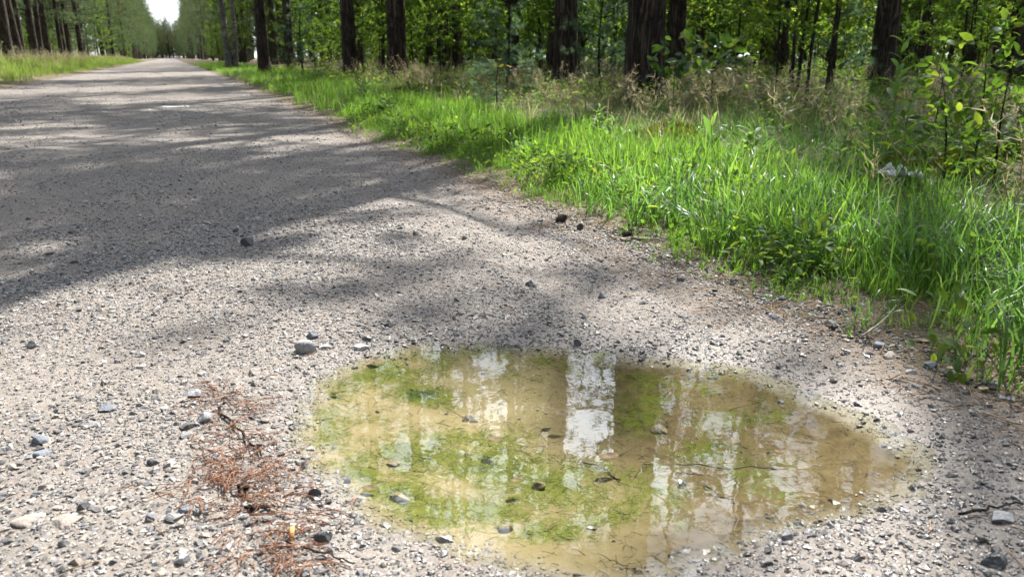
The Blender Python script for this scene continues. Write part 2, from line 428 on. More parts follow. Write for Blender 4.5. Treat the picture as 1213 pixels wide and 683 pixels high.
# ------------------------------------------------------------------ the lie of the land
WL = -0.012                                     # level of the water
PUD = [(480, 409), (540, 406), (610, 408), (700, 415), (770, 421), (850, 430), (920, 446), (985, 472), (1040, 496), (1078, 515), (1104, 537), (1110, 562), (1092, 586), (1052, 604), (1000, 617), (950, 628), (908, 642),
       (876, 655), (842, 676), (790, 692), (700, 694), (620, 682), (545, 660), (470, 634), (425, 610), (390, 583), (362, 552), (343, 515), (347, 478), (375, 448), (420, 426)]
PUD_W = np.array([gp(a, b, WL)[:2] for a, b in PUD])
_c = PUD_W.mean(0)
def wobble(poly, amp=.030, sub=8, fr=11.0):
    out = []
    n = len(poly)
    for i in range(n):
        p0, p1, p2, p3 = poly[i - 1], poly[i], poly[(i + 1) % n], poly[(i + 2) % n]
        for t in np.linspace(0, 1, sub, endpoint=False):
            q = .5 * (2 * p1 + (p2 - p0) * t + (2 * p0 - 5 * p1 + 4 * p2 - p3) * t * t + (3 * p1 - p0 - 3 * p2 + p3) * t ** 3)
            out.append(q)
    out = np.array(out)
    nz = fbm(out[:, 0] * fr, out[:, 1] * fr, 3)
    c = out.mean(0)
    return out + unit(out - c) * (nz * amp)[:, None]
PUD_W = wobble(PUD_W)
PUD2 = np.array([gp(a, b, 0)[:2] for a, b in [(188, 125.5), (199, 125.1), (210, 125.5), (224, 125.0), (236, 125.6), (229, 126.2), (214, 126.1), (203, 126.6), (194, 126.2)]])
PUD2 = wobble(PUD2, .05, 5, 2.0)

TRK = [np.array([gp(a, b, 0)[:2] for a, b in L]) for L in ([(470, 205), (515, 230), (585, 265), (650, 305)], [(545, 280), (600, 308), (660, 342), (710, 375), (745, 400)], [(690, 290), (731, 314), (790, 350), (870, 400)], [(610, 300), (680, 335), (760, 385)])]
def track(x, y):
    "how close to one of the narrow tyre tracks above the puddle"
    x = np.asarray(x, float); y = np.asarray(y, float); d = np.full(x.shape, 9.0); m_ = (x > -.5) & (x < 2.2) & (y > 1.2) & (y < 6)
    if not m_.any(): return d * 0
    p = np.stack([x[m_], y[m_]], 1); b_ = np.full(len(p), 9.0)
    for L in TRK:
        for i in range(len(L) - 1):
            ab = L[i + 1] - L[i]; t = np.clip(((p - L[i]) @ ab) / (ab @ ab), 0, 1); b_ = np.minimum(b_, np.hypot(p[:, 0] - L[i][0] - t * ab[0], p[:, 1] - L[i][1] - t * ab[1]))
    d[m_] = b_; return np.exp(-(d / .045) ** 2)
def edge_r(y): return 1.33 + 0.012 * np.clip(y - 4, 0, 20) + .10 * pnoise(y * .55, y * 0 + 3.3) + .05 * pnoise(y * 2.1, y * 0 + 8.1)
def edge_l(y): return -3.25 + .15 * pnoise(y * .4, y * 0 + 21.3) + .06 * pnoise(y * 1.7, y * 0 + 5.7)
def edge_d(x, y): return np.maximum(x - edge_r(y), edge_l(y) - x)
def height(x, y, detail=True):
    x = np.asarray(x, float); y = np.asarray(y, float); x, y = np.broadcast_arrays(x, y)
    e = edge_d(x, y)
    near = np.exp(-np.maximum(np.hypot(x, y) - 3, 0) / 6)
    z = .010 * fbm(x * .9, y * .9, 3) + .006 * fbm(x * 3.1, y * 2.4, 2)
    z = z - .013 * track(x, y)
    z = z - .016 * (np.exp(-((x + .62 + .05 * np.sin(y * .6)) / .22) ** 2) + np.exp(-((x + 2.25 + .05 * np.sin(y * .5 + 1)) / .24) ** 2))
    z = z + .03 * smooth(-.1, .5, e) + .07 * smooth(.6, 2.2, e) * (1 + .9 * fbm(x * .5, y * .5, 3)) + .02 * smooth(.1, .5, e) * fbm(x * 5, y * 5, 2)
    z = z + .22 * smooth(3.5, 9, e) * (.4 + fbm(x * .16 + 5, y * .16, 3))
    if detail:
        z = z + near * (.0035 * fbm(x * 16, y * 16, 3) + .0022 * fbm(x * 55, y * 55, 2))
    s = poly_sd(PUD_W, x, y, .5)
    zin = WL - .034 * (1 - np.exp(s / .16)) + .0035 * fbm(x * 7 + 3, y * 7, 3) * np.clip(-s / .1, 0, 1) + .0012 * fbm(x * 40, y * 40, 2)
    zout = WL + .018 * (1 - np.exp(-s / .09)) + .0022 * fbm(x * 22, y * 22, 3) * np.clip(s / .05, .3, 1)
    w = smooth(.42, .12, s)
    z = np.where(s < 0, zin, z * (1 - w) + zout * w)
    s2 = poly_sd(PUD2, x, y, .5)
    z = z * (1 - smooth(.4, .0, s2)) + (-.004 - .02 * np.clip(-s2 * 3, 0, 1) + .012 * np.clip(s2 * 2, 0, 1)) * smooth(.4, .0, s2)
    return z
WL2 = -.004
def hz(x, y): return float(height(np.array([x]), np.array([y]), False)[0])

def axis(*segs):
    "segs: (start, end, step0, growth) - growth above 1 enlarges the steps"
    out = []
    for a, b, st, g in segs:
        p = a; s = st; d = 1 if b > a else -1; L = []
        while (b - p) * d > 1e-6: L.append(p); p += d * s; s *= g
        out += L if d > 0 else [b] + L[::-1]
    return np.unique(np.round(np.array(out), 5))
def grid_mesh(name, X, Y, zf, mat, attrs):
    gx, gy = np.meshgrid(X, Y); x = gx.ravel(); y = gy.ravel(); z = zf(x, y)
    i = np.arange(len(Y) - 1)[:, None] * len(X); j = np.arange(len(X) - 1)[None]
    q = np.stack([i + j, i + j + 1, i + len(X) + j + 1, i + len(X) + j], -1).reshape(-1, 4)
    return make_mesh(name, np.stack([x, y, z], 1), [q], mat, True, attrs(x, y))

# algae, in patches on the bottom of the puddle (px, py, radius x, radius y, amount)
ALG = [(398, 470, 38, 34, .55), (385, 520, 32, 34, .6), (440, 447, 60, 16, .8), (520, 422, 46, 12, 1.1), (560, 415, 20, 7, .9), (497, 470, 34, 11, 1.15),
       (500, 548, 62, 26, .9), (560, 520, 55, 14, .7), (590, 560, 70, 26, .9), (470, 600, 60, 24, .75), (540, 615, 80, 24, .85), (660, 585, 80, 32, .8), (430, 570, 40, 30, .55),
       (760, 470, 36, 22, .62), (745, 500, 40, 22, .6), (820, 540, 60, 36, .42), (720, 610, 70, 26, .5), (760, 580, 60, 36, .5), (850, 490, 60, 26, .32), (640, 640, 70, 16, .5), (890, 560, 50, 40, .35), (660, 440, 70, 12, .3)]
def algae_amount(x, y):
    P = np.stack([x, y, np.full_like(x, WL - .03)], 1); px, py, zc = to_pix(P)
    ok = (zc > .2); a = np.zeros_like(x)
    for (cx, cy_, rx, ry, am) in ALG:
        a = np.maximum(a, am * np.exp(-(((px - cx) / (rx * 1.15)) ** 2 + ((py - cy_) / (ry * 1.15)) ** 2)))
    sd = poly_sd(PUD_W, x, y, .5)
    a = np.clip(a + .45 * fbm(x * 11, y * 11, 4) * (a > .05), 0, 1.2) * smooth(-.01, -.06, sd)
    return np.where(ok, a, 0)
def road_attrs(x, y):
    sd = poly_sd(PUD_W, x, y, .6); sd2 = poly_sd(PUD2, x, y, .6)
    P = np.stack([x, y, np.zeros_like(x)], 1); px, py, zc = to_pix(P)
    wob = .05 * fbm(x * 6, y * 6, 3)
    wide = .10 + .16 * smooth(.3, .8, x)                     # the right-hand shore is wet further out
    wet = smooth(wide, .0, sd + wob)
    wet = np.maximum(wet, smooth(.3, .02, sd2 + wob))
    silt = smooth(.006, -.06, sd + .5 * wob + .012 * fbm(x * 40, y * 40, 2))
    mud = silt * smooth(.38, .80, x - .35 * (y - 1.1) + .2 * fbm(x * 3, y * 3, 2)) # dark mud at the right end
    return {'wet': wet, 'silt': silt, 'mud': mud, 'algae': algae_amount(x, y), 'edge': edge_d(x, y)}

m = NT('gravel_road'); co = m.obco()
n1 = m.noise(1.6, 5, .6, co); n2 = m.noise(28, 5, .65, co); n3 = m.noise(140, 3, .6, co)
base = m.mix(m.rng(n1, .3, .7), (.150, .128, .110), (.208, .183, .159))
base = m.mix(m.rng(n2, .35, .7, 0, .8), base, (.125, .109, .097))
cell = m.voro(95, co, 'Color'); sep = m.node('ShaderNodeSeparateColor'); m.l.new(cell, sep.inputs[0])
peb = m.ramp(sep.outputs[0], [(0, (.06, .062, .07)), (.25, (.13, .132, .145)), (.45, (.22, .21, .205)), (.7, (.29, .25, .215)), (.9, (.36, .34, .32))], True)
vd = m.voro(95, co, 'Distance'); pm = m.math('MULTIPLY', m.rng(vd, .45, .30), m.rng(sep.outputs[1], .42, .46))
base = m.mix(m.math('MULTIPLY', pm, .85), base, peb)
cell2 = m.voro(240, co, 'Color'); sep2 = m.node('ShaderNodeSeparateColor'); m.l.new(cell2, sep2.inputs[0])
base = m.mix(m.rng(sep2.outputs[0], .55, 1.0, 0, .6), base, m.mix(sep2.outputs[1], (.08, .075, .08), (.38, .35, .32)))
edge = m.attr('edge')
base = m.mix(m.rng(m.math('ADD', edge, m.math('MULTIPLY', n2, .25)), -.12, .16), base, (.13, .095, .068))   # needle duff at the verge
wet = m.attr('wet'); silt = m.attr('silt'); mud = m.attr('mud'); alg = m.attr('algae')
base = m.mix(m.math('MULTIPLY', wet, .55), base, m.mix(1.0, base, (.62, .59, .58), 'MULTIPLY'))
s_n = m.noise(9, 5, .6, co)
siltc = m.mix(m.rng(s_n, .3, .7), (.225, .188, .112), (.178, .148, .084))
siltc = m.mix(m.rng(n3, .52, .8, 0, .45), siltc, (.115, .091, .05))
mudc = m.mix(m.rng(m.noise(30, 5, .7, co), .35, .65), (.075, .057, .032), (.122, .095, .055))
siltc = m.mix(mud, siltc, mudc)
base = m.mix(silt, base, siltc)
fil = m.noise(110, 7, .8, co, 2.2); fil2 = m.noise(34, 6, .75, co, 1.4)
am = m.math('ADD', alg, m.math('ADD', m.math('MULTIPLY', m.math('SUBTRACT', fil, .5), 2.2), m.math('MULTIPLY', m.math('SUBTRACT', fil2, .5), 2.0)))
am = m.math('MULTIPLY', m.rng(am, .22, .60), m.rng(alg, .03, .2))
ac = m.mix(m.rng(fil, .35, .65), (.112, .125, .022), (.055, .08, .013)); ac = m.mix(m.rng(alg, .8, 1.15), ac, (.026, .06, .01))
base = m.mix(m.math('MULTIPLY', am, .85), base, ac)
hgt = m.math('ADD', m.math('MULTIPLY', pm, .7), m.math('ADD', m.math('MULTIPLY', n2, .8), m.math('MULTIPLY', sep2.outputs[2], .35)))
dry = m.math('SUBTRACT', 1.0, silt)
bm = m.node('ShaderNodeBump'); bm.inputs['Distance'].default_value = .009
m.l.new(m.math('ADD', m.math('MULTIPLY', dry, .95), .18), bm.inputs['Strength']); m.l.new(hgt, bm.inputs['Height'])
rough = m.math('SUBTRACT', .88, m.math('MULTIPLY', wet, .36))
b = m.principled(base, rough, bm.outputs[0], m.math('MULTIPLY', dry, .28))
M['road'] = m.m

RX = axis((-.8, 1.6, .009, 1.0), (-.8, -4.1, .012, 1.07), (1.6, 2.3, .012, 1.06))
RY = axis((.30, 2.6, .009, 1.0), (2.6, 520, .0095, 1.0195), (.30, -8, .012, 1.06))
def road_z(x, y):
    e = edge_d(x, y); return height(x, y) - .22 * np.maximum(e, 0) ** 1.0 * (e > 0)
road = obj('gravel_road', grid_mesh('gravel_road', RX, RY, road_z, M['road'], road_attrs))
tag(road, 'straight gravel forest road with tan sand and grey pebbles', 'road', kind='structure')

m = NT('forest_floor'); co = m.obco()
n1 = m.noise(.8, 5, .6, co); n2 = m.noise(14, 5, .65, co); n3 = m.noise(90, 3, .6, co)
col = m.mix(m.rng(n1, .35, .65), (.085, .062, .042), (.13, .10, .062)); col = m.mix(m.rng(n2, .4, .7, 0, .8), col, (.055, .06, .025))
col = m.mix(m.rng(n3, .5, .8, 0, .6), col, (.20, .15, .10))
m.principled(col, .95, m.bump(m.math('ADD', n2, n3), .8, .02), .2)
M['floor'] = m.m
GX = axis((1.0, 6.0, .10, 1.0), (6.0, 900, .12, 1.12), (1.0, -3.0, .25, 1.0), (-3.0, -900, .12, 1.10))
GY = axis((-.5, 12, .10, 1.0), (12, 1500, .12, 1.06), (-.5, -200, .2, 1.2))
def floor_z(x, y):
    e = edge_d(x, y); return height(x, y, False) + np.where(e < 0, np.maximum(e, -.25) * .3, 0) - np.where(e < -.3, .1, 0)
flo = obj('forest_floor', grid_mesh('forest_floor', GX, GY, floor_z, M['floor'], lambda x, y: {'edge': edge_d(x, y)}))
tag(flo, 'brown needle covered ground of the forest and verges', 'ground', kind='structure')

# water
m = NT('puddle_water')
co = m.obco()
gl = m.node('ShaderNodeBsdfGlossy'); gl.inputs['Roughness'].default_value = 0.0; gl.inputs[0].default_value = (1, 1, 1, 1)
bn = m.bump(m.noise(14, 3, .5, co), .03, .01); m.l.new(bn, gl.inputs['Normal'])
tr = m.node('ShaderNodeBsdfTransparent'); tr.inputs[0].default_value = (.96, .96, .90, 1)
lw = m.node('ShaderNodeLayerWeight'); lw.inputs[0].default_value = .5            # Schlick's reflectance, the same from above and below
fr = m.math('ADD', m.math('MULTIPLY', m.math('POWER', lw.outputs['Facing'], 5.0), .92), .07)
mx = m.node('ShaderNodeMixShader'); m.l.new(fr, mx.inputs[0]); m.l.new(tr.outputs[0], mx.inputs[1]); m.l.new(gl.outputs[0], mx.inputs[2])
m.l.new(mx.outputs[0], m.out.inputs[0]); M['water'] = m.m
def water(name, poly, z, grow, label):
    c = poly.mean(0); p = poly + unit(poly - c) * grow; n = len(p)
    V = np.vstack([np.column_stack([p, np.full(n, z)]), [[c[0], c[1], z]]])
    t = np.stack([np.arange(n), (np.arange(n) + 1) % n, np.full(n, n)], 1)
    a_, b_ = p[0] - c, p[1] - c
    if a_[0] * b_[1] - a_[1] * b_[0] < 0: t = t[:, ::-1]             # faces up
    o = obj(name, make_mesh(name, V, [t], M['water'], True)); return tag(o, label, 'puddle', kind='structure')
water('puddle_water', PUD_W, WL, .035, 'large shallow puddle over yellow silt and green algae')
water('puddle_water', PUD2, WL2, .03, 'small glinting puddle far up the gravel road')

exec_after = []
# ------------------------------------------------------------------ gravel
def shard(rng, flat=.6, n=13):
    bm = bmesh.new()
    for p in rsphere(rng, n): bm.verts.new(p * rng.uniform(.8, 1.05) * np.array([1, rng.uniform(.65, 1), flat]))
    r = bmesh.ops.convex_hull(bm, input=bm.verts)
    bmesh.ops.delete(bm, geom=[g for g in r['geom_interior'] if isinstance(g, bmesh.types.BMVert)], context='VERTS')
    me = bpy.data.meshes.new('pebble'); bm.to_mesh(me); bm.free(); return me
rg = np.random.default_rng(5)
def pebble_set(n, mat):
    L = []
    for i in range(n):
        me = shard(rg, rg.uniform(.4, .75)); me.materials.append(mat); L.append(me)
    return L
def road_points(n, f0, f1, rng, pw=1.0, margin=.08):
    "random points of the ground in front of the camera between two distances"
    u = rng.uniform(0, 1, n); f = (f0 ** (2 / pw) + u * (f1 ** (2 / pw) - f0 ** (2 / pw))) ** (pw / 2)
    a = YAW + rng.uniform(-.70, .70, n)
    return f * np.sin(a), f * np.cos(a)
pts = []
for (n, f0, f1, r0, r1, ex) in [(95000, .55, 2.8, .0019, .0055, 2.5), (27000, .55, 3.4, .0042, .0105, 2.6), (52000, 2.4, 6.0, .0036, .010, 2.4),
                                (22000, 5.5, 14, .007, .017, 2.4), (9000, 13, 36, .012, .028, 2.4), (900, .6, 4.5, .010, .017, 2.6)]:
    x, y = road_points(n, f0, f1, rg)
    u = rg.uniform(0, 1, n); r = (r0 ** (1 - ex) + u * (r1 ** (1 - ex) - r0 ** (1 - ex))) ** (1 / (1 - ex))
    pts.append(np.stack([x, y, r], 1))
pts = np.vstack(pts); x, y, r = pts.T
e = edge_d(x, y); sd = poly_sd(PUD_W, x, y, .5)
tr_ = np.exp(-((x + .62 + .05 * np.sin(y * .6)) / .22) ** 2) + np.exp(-((x + 2.25 + .05 * np.sin(y * .5 + 1)) / .24) ** 2) + np.exp(-((x - .95) / .12) ** 2) * smooth(1.9, 2.6, y)   # compacted wheel tracks
cl = fbm(x * 1.6, y * 1.6, 3) - .38 * tr_ - .75 * track(x, y)
keep = (e < .10 + .25 * rg.uniform(0, 1, len(x)) ** 3) & (rg.uniform(0, 1, len(x)) < np.clip(.8 + 1.0 * cl, .25, 1)) & (poly_sd(PUD2, x, y, .5) > .02)
keep &= rg.uniform(0, 1, len(x)) < np.maximum(smooth(-.07, .02, sd + .05 * fbm(x * 9, y * 9, 3)), .008)
x, y, r, sd = x[keep], y[keep], r[keep], sd[keep]
z = height(x, y) + r * .02
wide = .06 + .16 * smooth(.3, .8, x); wetm = sd + .05 * fbm(x * 6, y * 6, 2) < wide
R = np.stack([rg.normal(0, .25, len(x)), rg.normal(0, .25, len(x)), rg.uniform(0, 6.28, len(x))], 1)
I = rg.integers(0, 12, len(x))
for nm, mk, mt, lb in [('gravel', ~wetm, 'gravel', 'loose grey and tan gravel strewn over the road'), ('wet_gravel', wetm, 'gravel_wet', 'wet glinting gravel along the rim of the puddle')]:
    scatter(nm, pebble_set(12, M[mt]), np.stack([x, y, z], 1)[mk], R[mk], r[mk], I[mk], lb, 'gravel')

# ------------------------------------------------------------------ grass
def blade_tuft(rng, n, h, w, lean, spread, mat, curl=1.0, seg=5):
    mb = MB()
    for i in range(n):
        a = rng.uniform(0, 2 * PI); L = h * rng.uniform(.55, 1.1); ww = w * rng.uniform(.7, 1.2)
        b = np.array([math.cos(a), math.sin(a), 0]); sdv = np.array([-b[1], b[0], 0])
        rt = np.array([rng.normal(0, spread), rng.normal(0, spread), -.01])
        t = np.linspace(0, 1, seg + 1); ln = lean * rng.uniform(.3, 1.5); cu = curl * rng.uniform(.2, 1.3)
        ang = ln + cu * t ** 1.6
        step = L / seg; P = [rt]
        for k in range(seg): P.append(P[-1] + step * (b * math.sin(ang[k]) + np.array([0, 0, math.cos(ang[k])])))
        P = np.array(P); wd = ww * np.clip(1.05 - t ** 2.2, .0, 1) * (.55 + .45 * np.clip(t * 4, 0, 1))
        V = np.empty(((seg + 1) * 2, 3)); V[0::2] = P + sdv * wd[:, None] * .5; V[1::2] = P - sdv * wd[:, None] * .5
        q = [[2 * k, 2 * k + 1, 2 * k + 3, 2 * k + 2] for k in range(seg)]
        mb.add(V, np.array(q), None, rng.uniform(0, 1))
    return mb.mesh('tuft', mat)
rg = np.random.default_rng(21)
def verge_points(n, x0, x1, y0, y1, dens, rng, ypow=1.0):
    x = rng.uniform(x0, x1, n); y = y0 + (y1 - y0) * rng.uniform(0, 1, n) ** ypow
    k = rng.uniform(0, 1, n) < dens(x, y); return x[k], y[k]
def place(name, protos, x, y, s, label, cat, tilt=.15, rng=rg):
    n = len(x); z = height(x, y, False) - .004
    R = np.stack([rng.normal(0, tilt, n), rng.normal(0, tilt, n), rng.uniform(0, 6.28, n)], 1)
    return scatter(name, protos, np.stack([x, y, z], 1), R, s, rng.integers(0, len(protos), n), label, cat)

# right-hand verge: shorter bright grass by the road further up, long lush grass close by on the right
def d_green(x, y):
    e = x - edge_r(y); c = fbm(x * 1.7, y * 1.7, 3)
    return smooth(.02, .30, e + .22 * c) * smooth(1.45 + .05 * y, .75 + .05 * y, e + .5 * c) * np.clip(.7 + 1.2 * c, .10, 1)
T_green = [blade_tuft(rg, 13, .150, .0052, .24, .026, M['grass'], 1.1) for i in range(8)] + [blade_tuft(rg, 5, .195, .0042, .1, .03, M['grass'], .7) for i in range(4)] + [blade_tuft(rg, 5, .15, .004, .5, .03, M['dry'], .9) for i in range(1)]
x, y = verge_points(15000, 1.2, 3.6, .2, 9, d_green, rg, 1.15)
e = x - edge_r(y); px, py, zc = to_pix(np.stack([x, y, 0 * x], 1))
s = (.28 + .80 * smooth(.0, .6, e) - .25 * smooth(.8, 1.6, e)) * rg.uniform(.7, 1.25, len(x)) * (1 + .35 * fbm(x * 1.1, y * 1.1, 2))
place('verge_grass', T_green, x, y, s, 'bright green grass along the right side of the road', 'grass')
x, y = verge_points(9000, 1.2, 4.4, 8, 75, d_green, rg, 1.6)
place('verge_grass', T_green, x, y, rg.uniform(.9, 1.5, len(x)), 'green grass far along the right side of the road', 'grass')
T_lush = [blade_tuft(rg, 12, .27, .0055, .25, .03, M['lush'], 1.9, 8) for i in range(9)]
def d_lush(x, y):
    e = x - edge_r(y); c = fbm(x * 2.2 + 7, y * 2.2, 3)
    return smooth(.10, .42, e + .25 * c) * smooth(1.25, .7, e) * np.clip(.6 + 1.3 * c, .05, 1) * smooth(3.6, 2.2, y + .5 * c)
x, y = verge_points(3600, 1.3, 3.6, -.2, 4.2, d_lush, rg)
place('long_grass', T_lush, x, y, rg.uniform(.6, 1.12, len(x)), 'long arching dark green grass at the near right edge', 'grass', .2)
# sparse low green at the very edge
T_low = [blade_tuft(rg, 7, .07, .005, .5, .012, M['grass'], .8, 3) for i in range(5)]
x, y = verge_points(2600, 1.15, 2.2, .1, 7, lambda x, y: smooth(-.10, .1, x - edge_r(y)) * np.clip(.15 + 1.2 * fbm(x * 3, y * 3, 2), 0, 1), rg)
place('low_grass', T_low, x, y, rg.uniform(.5, 1.2, len(x)), 'low sparse grass at the gravel edge', 'grass', .3)

# dry grass under the trees
def panicle(rng, h, mat):
    mb = MB()
    for i in range(6):
        a = rng.uniform(0, 6.28); ln = rng.uniform(.05, .5); L = h * rng.uniform(.7, 1.1)
        t = np.linspace(0, 1, 5)[:, None]
        P = np.array([[rng.normal(0, .03), rng.normal(0, .03), 0]]) + t * np.array([[math.cos(a) * ln * L, math.sin(a) * ln * L, L]]) + (t ** 2) * np.array([[math.cos(a), math.sin(a), -.3]]) * .18 * L
        mb.tube(P, np.linspace(.0016, .0008, 5), 3, False, rng.uniform(0, 1))
        k = 14; u = rng.uniform(.62, 1, k); idx = u * 4; i0 = np.minimum(idx.astype(int), 3); B = P[i0] + (P[i0 + 1] - P[i0]) * (idx - i0)[:, None]
        D = unit(rng.normal(size=(k, 3)) + np.array([0, 0, .6])); S = unit(np.cross(D, rng.normal(size=(k, 3))))
        V = np.stack([B + S * .0022, B - S * .0022, B + D * rng.uniform(.025, .06, k)[:, None]], 1).reshape(-1, 3)
        mb.add(V, None, np.arange(3 * k).reshape(-1, 3), rng.uniform(0, 1))
    return mb.mesh('panicle', mat)
T_dry = [blade_tuft(rg, 16, .26, .0035, .35, .05, M['dry'], 1.4, 4) for i in range(6)] + [panicle(rg, .38, M['dry']) for i in range(5)]
def d_dry(x, y):
    e = x - edge_r(y); c = fbm(x * .9 + 3, y * .9, 3)
    return smooth(.7 + .04 * np.minimum(y, 20), 1.5 + .05 * np.minimum(y, 20), e + .4 * c) * smooth(9, 4, e) * np.clip(.14 + 1.3 * c, .02, 1)
x, y = verge_points(7000, 2.0, 9, .0, 15, d_dry, rg, 1.2)
place('dry_grass', T_dry, x, y, rg.uniform(.6, 1.25, len(x)), 'tan dry grass between the verge and the pines', 'dry grass', .25)
x, y = verge_points(2600, 2.6, 14, 14, 50, d_dry, rg, 1.5)
place('dry_grass', T_dry, x, y, rg.uniform(.8, 1.5, len(x)), 'tan dry grass farther along the forest edge', 'dry grass', .25)
# mixed green among it
x, y = verge_points(12500, 1.8, 12, .0, 26, lambda x, y: smooth(.5, 1.2, x - edge_r(y)) * np.clip(.42 + 1.2 * fbm(x * .7 + 30, y * .7, 3), .18, 1), rg, 1.3)
x = np.concatenate([x, rg.uniform(2.6, 4.6, 900)]); y = np.concatenate([y, rg.uniform(3.0, 6.5, 900)])
place('woodland_grass', T_lush + T_low, x, y, rg.uniform(.35, .85, len(x)), 'dark green woodland grass under the pines', 'grass', .3)
# moss cushions
def moss_pad(rng):
    mb = MB(); n = 150; a = rng.uniform(0, 6.28, n); r_ = np.sqrt(rng.uniform(0, 1, n)) * .16
    P = np.stack([r_ * np.cos(a), r_ * np.sin(a), .05 * (1 - (r_ / .16) ** 2)], 1)
    needle_arrays(mb, rng, P, np.tile([[0, 0, 1.0]], (n, 1)), .03, .012, 4); return mb.mesh('moss', M['moss'])
T_moss = [moss_pad(rg) for i in range(4)]
x, y = verge_points(700, 2.7, 8, 2, 22, lambda x, y: smooth(1.3, 1.9, x - edge_r(y)) * np.clip(1.6 * fbm(x * .8 + 50, y * .8, 2), 0, 1), rg)
place('moss', T_moss, x, y, rg.uniform(.6, 1.5, len(x)), 'yellow green moss cushions on the forest floor', 'moss', .1)

def low_herb(rng, detail=False):
    mb = MB(); k = 34; a = rng.uniform(0, 6.28, k); r_ = np.sqrt(rng.uniform(0, 1, k)) * .10; z_ = rng.uniform(.02, .17, k)
    P = np.stack([r_ * np.cos(a), r_ * np.sin(a), z_], 1); D = unit(np.stack([np.cos(a), np.sin(a), rng.uniform(-.2, .7, k)], 1) + rng.normal(0, .4, (k, 3)))
    leaf_mesh_arrays(mb, P, D, unit(rng.normal(0, .4, (k, 3)) + [0, 0, 1.0]), rng.uniform(.025, .055, k), rng.uniform(.012, .022, k), rng.uniform(0, 1, k), detail)
    return mb.mesh('herb', M['leafy'])
T_herb = [low_herb(rg) for i in range(6)]
x, y = verge_points(9000, 2.2, 14, .5, 30, lambda x, y: smooth(1.0, 1.9, x - edge_r(y)) * np.clip(.25 + 1.5 * fbm(x * .8 + 70, y * .8, 3), .03, 1), rg, 1.3)
place('ground_cover', T_herb, x, y, rg.uniform(.6, 1.7, len(x)), 'low leafy ground cover between dry grass and pines', 'ground cover', .2)
x, y = verge_points(1500, 1.25, 2.9, .3, 8, lambda x, y: smooth(.0, .25, x - edge_r(y)) * smooth(1.4, .8, x - edge_r(y)) * np.clip(.3 + 1.5 * fbm(x * 2 + 40, y * 2, 2), .0, 1), rg, 1.0)
place('verge_herbs', [low_herb(rg, True) for i in range(5)], x, y, rg.uniform(.35, .9, len(x)), 'small leafy herbs mixed into the bright verge grass', 'ground cover', .2)

# left-hand verge
T_left = [blade_tuft(rg, 12, .42, .012, .15, .06, M['left'], .7, 4) for i in range(6)]
x, y = verge_points(9000, -9.5, -3.1, 10, 130, lambda x, y: smooth(0, .5, edge_l(y) - x) * np.clip(.9 + .5 * fbm(x * .6, y * .3, 2), .3, 1), rg, 1.7)
e = edge_l(y) - x
place('left_verge_grass', T_left, x, y, (.45 + .9 * smooth(.2, 2.2, e)) * rg.uniform(.8, 1.3, len(x)), 'sunlit grass along the left side of the road', 'grass')
x, y = verge_points(4200, -11, -4.4, 16, 120, lambda x, y: np.clip(.3 + 1.3 * fbm(x * .4 + 9, y * .15, 2), 0, 1), rg, 1.6)
place('left_dry_grass', T_dry, x, y, rg.uniform(1.3, 2.6, len(x)), 'pale dry grass heads in the left verge', 'dry grass')

# ------------------------------------------------------------------ trees
def trunk_mesh(rng, h, r, mat, sides=16, rings=44, lean=0.0, flare=.35, bumpy=.05):
    t = np.linspace(0, 1, rings) ** 1.5; z = t * h - .15
    rad = r * (1 - .82 * t ** 1.1) * (1 + flare * np.exp(-np.maximum(z, 0) / .22))
    cx = lean * z + .10 * np.sin(t * 5 + rng.uniform(0, 6)) * t * 1.6; cyy = .10 * np.sin(t * 4 + rng.uniform(0, 6)) * t * 1.6
    an = np.linspace(0, 2 * PI, sides, endpoint=False); A, Z = np.meshgrid(an, z)
    o = rng.uniform(0, 90)
    ns = 1 + bumpy * (pnoise(np.cos(A) * 3.2 + o, Z * 2.2 + np.sin(A) * 3.2) + 1.2 * pnoise(np.cos(A) * 1.3 + o, Z * .8 + np.sin(A) * 1.3)) + .5 * bumpy * pnoise(A / 6.2832 * 16 + o, Z * 5.0)
    # root buttresses
    ns = ns + .16 * np.exp(-np.maximum(Z, 0) / .15) * np.sin(A * 5 + o)
    Rr = rad[:, None] * ns
    V = np.stack([cx[:, None] + Rr * np.cos(A), cyy[:, None] + Rr * np.sin(A), Z], -1).reshape(-1, 3)
    i = np.arange(rings - 1)[:, None] * sides; j = np.arange(sides)[None]; j2 = (j + 1) % sides
    q = np.stack([i + j, i + j2, i + sides + j2, i + sides + j], -1).reshape(-1, 4)
    return make_mesh('trunk', V, [q], mat, True, {'tint': np.full(len(V), .5)}), lambda zz: np.array([np.interp(zz, z, cx), np.interp(zz, z, cyy), zz])

